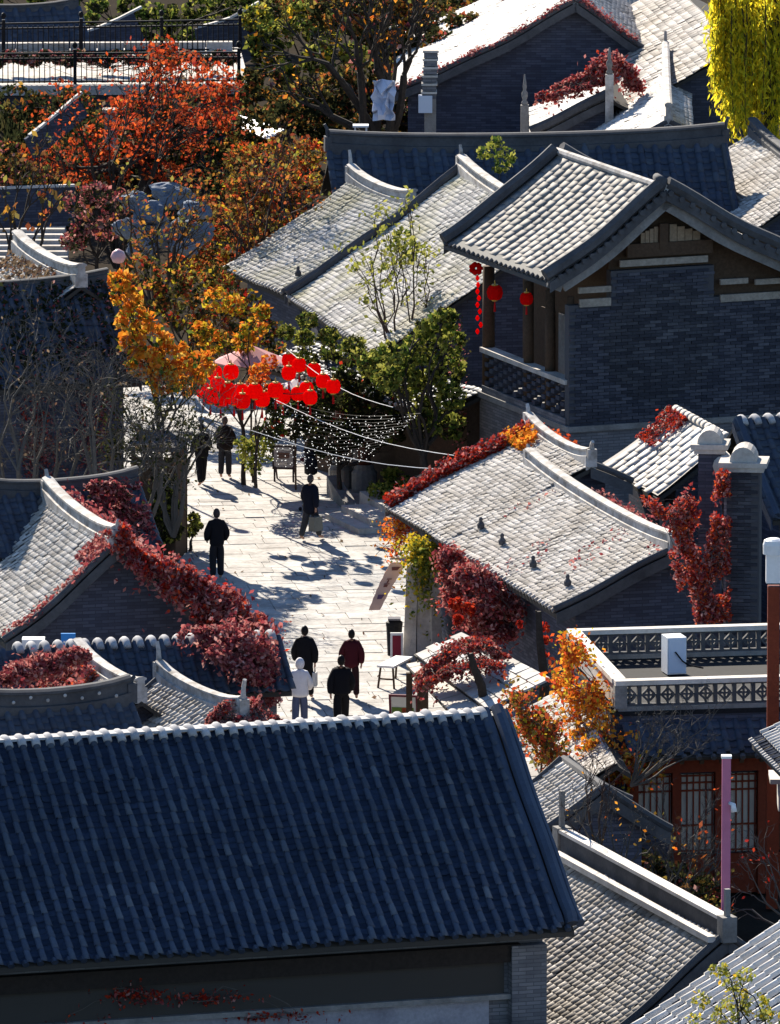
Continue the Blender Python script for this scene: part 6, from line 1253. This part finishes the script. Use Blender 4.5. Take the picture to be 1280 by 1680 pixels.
def person(label, foot, h, face, jacket, pants, hair, shoe=(.02, .02, .022), step=.18, coat=.78, arms=((.05, 0), (-.05, 0)), hood=False, cap=None, backpack=None, bag=None, lean=0., belly=1.0, y=None):
    """face: heading in degrees, 0 looks away from the camera; arms: forward swing of left/right wrist and elbow bend"""
    b = P(*foot) if y is None else PY(*foot, y); root = empty('person', tuple(b), label, 'person'); root.rotation_euler = (0, 0, R(face)); k = h / 1.72
    J = {'pel': (0, 0, .94), 'wst': (0, .01, 1.08), 'chs': (0, .0 + lean * .5, 1.28), 'nk': (0, -.005 + lean, 1.44), 'hd': (0, .01 + lean, 1.52)}
    for sx, sg_, (aw, bd) in ((-1, 'l', arms[0]), (1, 'r', arms[1])):
        st_ = step * sx
        J['sh' + sg_] = (sx * .165, lean, 1.365); J['el' + sg_] = (sx * .245, lean + aw * .35 - .03, 1.11); J['wr' + sg_] = (sx * (.235 - bd * .25), lean + aw + .02 + bd * .8, .87 + bd * .75)
        d = np.array(J['wr' + sg_]) - np.array(J['el' + sg_]); d /= np.linalg.norm(d); J['ha' + sg_] = tuple(np.array(J['wr' + sg_]) + d * .07)
        J['hp' + sg_] = (sx * .085, 0, .90); J['kn' + sg_] = (sx * .095, st_ * .45 + .03, .50); J['an' + sg_] = (sx * .1, st_, .085 + (.03 if st_ < -.05 else 0)); J['to' + sg_] = (sx * .115, st_ + .15, .04)
    J = {q: np.array(v) * k for q, v in J.items()}
    def sk(nm, names, eds, rad, mt, sub=2):
        ix = {q: i for i, q in enumerate(names)}; me = skin([J[q] for q in names], [(ix[a], ix[c]) for a, c in eds], [tuple(np.array(r_ if hasattr(r_, '__len__') else (r_, r_)) * k) for r_ in rad], nm, sub)
        me.materials.append(mt); o = bpy.data.objects.new(nm, me); COL.objects.link(o); o.parent = root; return o
    # body: one continuous figure with hands and head
    nm = ['pel', 'chs', 'nk', 'hd']; ed = [('pel', 'chs'), ('chs', 'nk'), ('nk', 'hd')]; rd = [(.11, .09), (.13, .09), .05, .055]
    for s_ in 'lr':
        nm += ['sh' + s_, 'el' + s_, 'wr' + s_, 'ha' + s_, 'hp' + s_, 'kn' + s_, 'an' + s_, 'to' + s_]; rd += [.05, .042, .028, (.036, .018), .075, .055, .04, .035]
        ed += [('chs', 'sh' + s_), ('sh' + s_, 'el' + s_), ('el' + s_, 'wr' + s_), ('wr' + s_, 'ha' + s_), ('pel', 'hp' + s_), ('hp' + s_, 'kn' + s_), ('kn' + s_, 'an' + s_), ('an' + s_, 'to' + s_)]
        d = J['ha' + s_] - J['wr' + s_]; d /= np.linalg.norm(d); sx = -1 if s_ == 'l' else 1
        for f in range(5):
            n1_, n2_ = 'f%s%d' % (s_, f), 'g%s%d' % (s_, f); fw_ = np.array([0, .026 - f * .016, 0]) if f < 4 else np.array([-sx * .02, .04, -.0]); ln = (.05, .056, .052, .042, .03)[f]
            J[n1_] = J['ha' + s_] + (fw_ + d * ln * .5) * k; J[n2_] = J['ha' + s_] + (fw_ * 1.05 + d * ln + np.array([-sx * .012, .008, 0])) * k; nm += [n1_, n2_]; ed += [('ha' + s_, n1_), (n1_, n2_)]; rd += [.0095, .008]
    body = sk('body', nm, ed, rd, SKIN_M, 1)
    hc_ = J['hd'] + np.array([0, .015, .088]) * k; bm = bmesh.new(); bm.from_mesh(body.data); r0_ = bmesh.ops.create_uvsphere(bm, u_segments=16, v_segments=12, radius=1)
    for v in r0_['verts']:
        q = v.co.copy(); x, y_, z = q.x * .076, q.y * .095, q.z * .118
        if z < -.03: x *= 1 - (-.03 - z) * 3.5; y_ = y_ * (1 - (-.03 - z) * 1.5)
        if q.y > .9 and abs(q.z + .1) < .3: y_ += .016
        if abs(q.x) > .92 and abs(q.z) < .3: x *= 1.14
        v.co = Vector((x * k + hc_[0], y_ * k + hc_[1], z * k + hc_[2]))
    bm.to_mesh(body.data); bm.free(); body.data.polygons.foreach_set('use_smooth', np.ones(len(body.data.polygons), dtype=bool))
    # eyes and mouth
    m = MB()
    for sx in (-1, 1): m.box(hc_ + np.array([sx * .03, .085, .01]) * k, (.022 * k, .012 * k, .01 * k))
    m.box(hc_ + np.array([0, .082, -.055]) * k, (.035 * k, .012 * k, .008 * k)); m.build('face_features', FR_DK, root)
    # clothes
    jm = cloth('jacket_' + label[:14].replace(' ', '_'), jacket); tm = cloth('trousers_' + label[:14].replace(' ', '_'), pants)
    J['hem'] = np.array([0, 0, coat]) * k; J['col'] = J['nk'] + np.array([0, 0, .05]) * k
    nm = ['chs', 'wst', 'pel', 'hem', 'nk', 'col']; ed = [('chs', 'wst'), ('wst', 'pel'), ('pel', 'hem'), ('chs', 'nk'), ('nk', 'col')]; bl_ = belly; rd = [(.21, .16), (.2 * bl_, .16 * bl_), (.212 * bl_, .17 * bl_), (.222 * bl_, .178 * bl_), (.105, .1), (.085, .085)]
    for s_ in 'lr': nm += ['sh' + s_, 'el' + s_, 'wr' + s_]; ed += [('chs', 'sh' + s_), ('sh' + s_, 'el' + s_), ('el' + s_, 'wr' + s_)]; rd += [(.108, .105), .09, .072]
    sk('jacket', nm, ed, rd, jm)
    cc_ = J['nk'] + np.array([0, -.06, .0]) * k; MB().tube([cc_ + np.array([-.11, .03, .0]) * k, cc_ + np.array([-.06, -.03, .01]) * k, cc_ + np.array([.06, -.03, .01]) * k, cc_ + np.array([.11, .03, .0]) * k], [.03 * k, .06 * k, .06 * k, .03 * k], 8).build('folded_hood', jm, root, smooth=True)
    J['hem2'] = np.array([0, 0, .93]) * k
    nm = ['pel', 'hem2']; ed = [('pel', 'hem2')]; rd = [(.14, .11), (.14, .11)]
    for s_ in 'lr': nm += ['hp' + s_, 'kn' + s_, 'an' + s_]; ed += [('hem2', 'hp' + s_), ('hp' + s_, 'kn' + s_), ('kn' + s_, 'an' + s_)]; rd += [.118, .095, .08]
    sk('trousers', nm, ed, rd, tm)
    shm = PIC('shoe_' + label[:12].replace(' ', '_'), shoe)
    for s_ in 'lr':
        a = J['an' + s_]; m = MB(); m.tube([a + np.array([0, -.07, -.045]) * k, a + np.array([0, .0, -.03]) * k, a + np.array([0, .1, -.045]) * k, a + np.array([0, .18, -.055]) * k], [.035 * k, .05 * k, .045 * k, .025 * k], 8); m.build('shoe', shm, root, smooth=True)
    # hair, hood or cap
    bm = bmesh.new(); bmesh.ops.create_uvsphere(bm, u_segments=16, v_segments=12, radius=1); dl = []
    for v in bm.verts:
        q = v.co
        cut = -.75 if q.y < .15 else .2 + .5 * q.y
        if hood: cut = -.9 if q.y < .35 else .35
        if q.z < cut: dl.append(v)
    bmesh.ops.delete(bm, geom=dl, context='VERTS'); f = (1.45, 1.32, 1.22) if hood else (1.1, 1.06, 1.08)
    for v in bm.verts: q = v.co.copy(); v.co = Vector((q.x * .076 * f[0] * k + hc_[0], q.y * .095 * f[1] * k + hc_[1] - .008, q.z * .118 * f[2] * k + hc_[2]))
    me = bpy.data.meshes.new('hair'); bm.to_mesh(me); bm.free(); me.polygons.foreach_set('use_smooth', np.ones(len(me.polygons), dtype=bool)); o = link('hood' if hood else 'hair', me, jm if hood else PIC('hair_' + label[:12].replace(' ', '_'), hair)); o.parent = root
    md = o.modifiers.new('t', 'SOLIDIFY'); md.thickness = .02
    if cap: MB().lathe(hc_ + UPV * .03 * k, [(.2 * k, 0), (.19 * k, .015), (.1 * k, .03), (.095 * k, .1 * k), (.03 * k, .125 * k)], 14).build('hat', PIC('hat_' + label[:12].replace(' ', '_'), cap), root, smooth=True)
    if backpack:
        c = (J['chs'] + J['wst']) / 2 + np.array([0, -.19, 0]) * k; m = MB(); m.lathe(c - UPV * .22 * k, [(.1 * k, 0), (.16 * k, .04 * k), (.165 * k, .3 * k), (.13 * k, .42 * k), (.05 * k, .46 * k)], 12).build('backpack', PIC('backpack_cloth', backpack), root, smooth=True)
        m = MB()
        for sx in (-1, 1): m.tube([J['chs'] + np.array([sx * .1, -.15, .12]) * k, J['chs'] + np.array([sx * .11, .0, .17]) * k, J['chs'] + np.array([sx * .11, .14, .0]) * k], .022 * k, 6)
        m.build('straps', PIC('strap_cloth', tuple(x * .6 for x in backpack)), root)
    return root, J, k
def carried(name, label, root, J, k, side, size, c, cat='bag', box=False):
    """a bag held in a hand: its own thing, its handle meeting the fingers"""
    a = R(math.degrees(root.rotation_euler[2])); M = Matrix.Rotation(a, 3, 'Z'); hp = Vector(root.location) + M @ Vector(J['ha' + side] * 1.0) - Vector((0, 0, .04))
    r = empty(name, tuple(hp), label, cat); ax = AX(M @ Vector((0, 1, 0)), M @ Vector((1, 0, 0)), UPV); cc = np.array(hp) - UPV * (size[2] / 2 + .1)
    MB().box(cc, size, ax, taper=.92).build('bag_body', mat(name + '_cloth', [c], tuple(x * .7 for x in c), 5, .4), r)
    m = MB()
    for s_ in (-1, 1): m.tube([cc + ax[0] * s_ * size[0] * .3 + UPV * size[2] * .48, cc + ax[0] * s_ * size[0] * .18 + UPV * (size[2] / 2 + .07), np.array(hp), ], .009, 5)
    m.build('handle', FR_DK, r); return r
BLK = (.010, .010, .013); NAVY = (.010, .012, .022); HAIR = (.012, .010, .010)
w1 = person('person in a black hooded coat carrying a white bag, farther left of the front group', (500, 1150), 1.76, -8, BLK, BLK, HAIR, step=.26, coat=.62, arms=((.14, .03), (-.02, 0)), belly=1.0)
carried('white_carrier_bag', 'white and grey carrier bag held by the black-coated walker', *w1, 'r', (.22, .1, .32), (.5, .5, .5))
person('person in a dark red jacket, farther right of the front group', (577, 1146), 1.62, 5, (.06, .010, .016), (.03, .012, .014), HAIR, step=-.24, coat=.74, arms=((.16, .06), (-.1, 0)))
person('person in a hooded white puffer jacket and blue-grey jeans', (492, 1200), 1.68, -4, (.78, .76, .78), (.09, .11, .19), HAIR, step=.14, coat=.80, arms=((.16, .14), (.16, .14)), hood=True, belly=1.08)
person('person in black with a dark backpack, nearest the big roof on the right', (560, 1202), 1.78, 4, BLK, (.012, .012, .014), HAIR, step=.3, coat=.84, arms=((-.06, 0), (.12, .06)), backpack=(.008, .008, .011), belly=1.1)
w5 = person('person in a long navy coat and grey trousers walking with a grey box bag', (509, 886), 1.66, -38, NAVY, (.05, .05, .055), (.05, .045, .045), step=.26, coat=.64, arms=((.15, 0), (-.08, 0)), belly=1.05)
carried('grey_box_bag', 'square grey bag at the feet of the navy-coated walker', *w5, 'r', (.34, .2, .36), (.17, .17, .15))
person('person in a dark coat standing alone at the left side of the street', (356, 951), 1.76, 12, BLK, (.018, .018, .022), (.04, .03, .03), step=.03, coat=.8, arms=((.05, .1), (.05, .1)), belly=.92)
person('person in dark clothes with a brown brimmed hat, far left of the street', (331, 797), 1.62, 20, (.014, .013, .014), (.012, .012, .014), HAIR, step=.2, coat=.74, cap=(.16, .07, .06), arms=((.1, .1), (.1, .1)))
person('person in a round dark jacket beside the hatted walker', (369, 785), 1.62, -10, (.022, .016, .014), (.03, .03, .035), (.09, .06, .05), step=.06, coat=.76, arms=((.12, .14), (.12, .14)), belly=1.2)
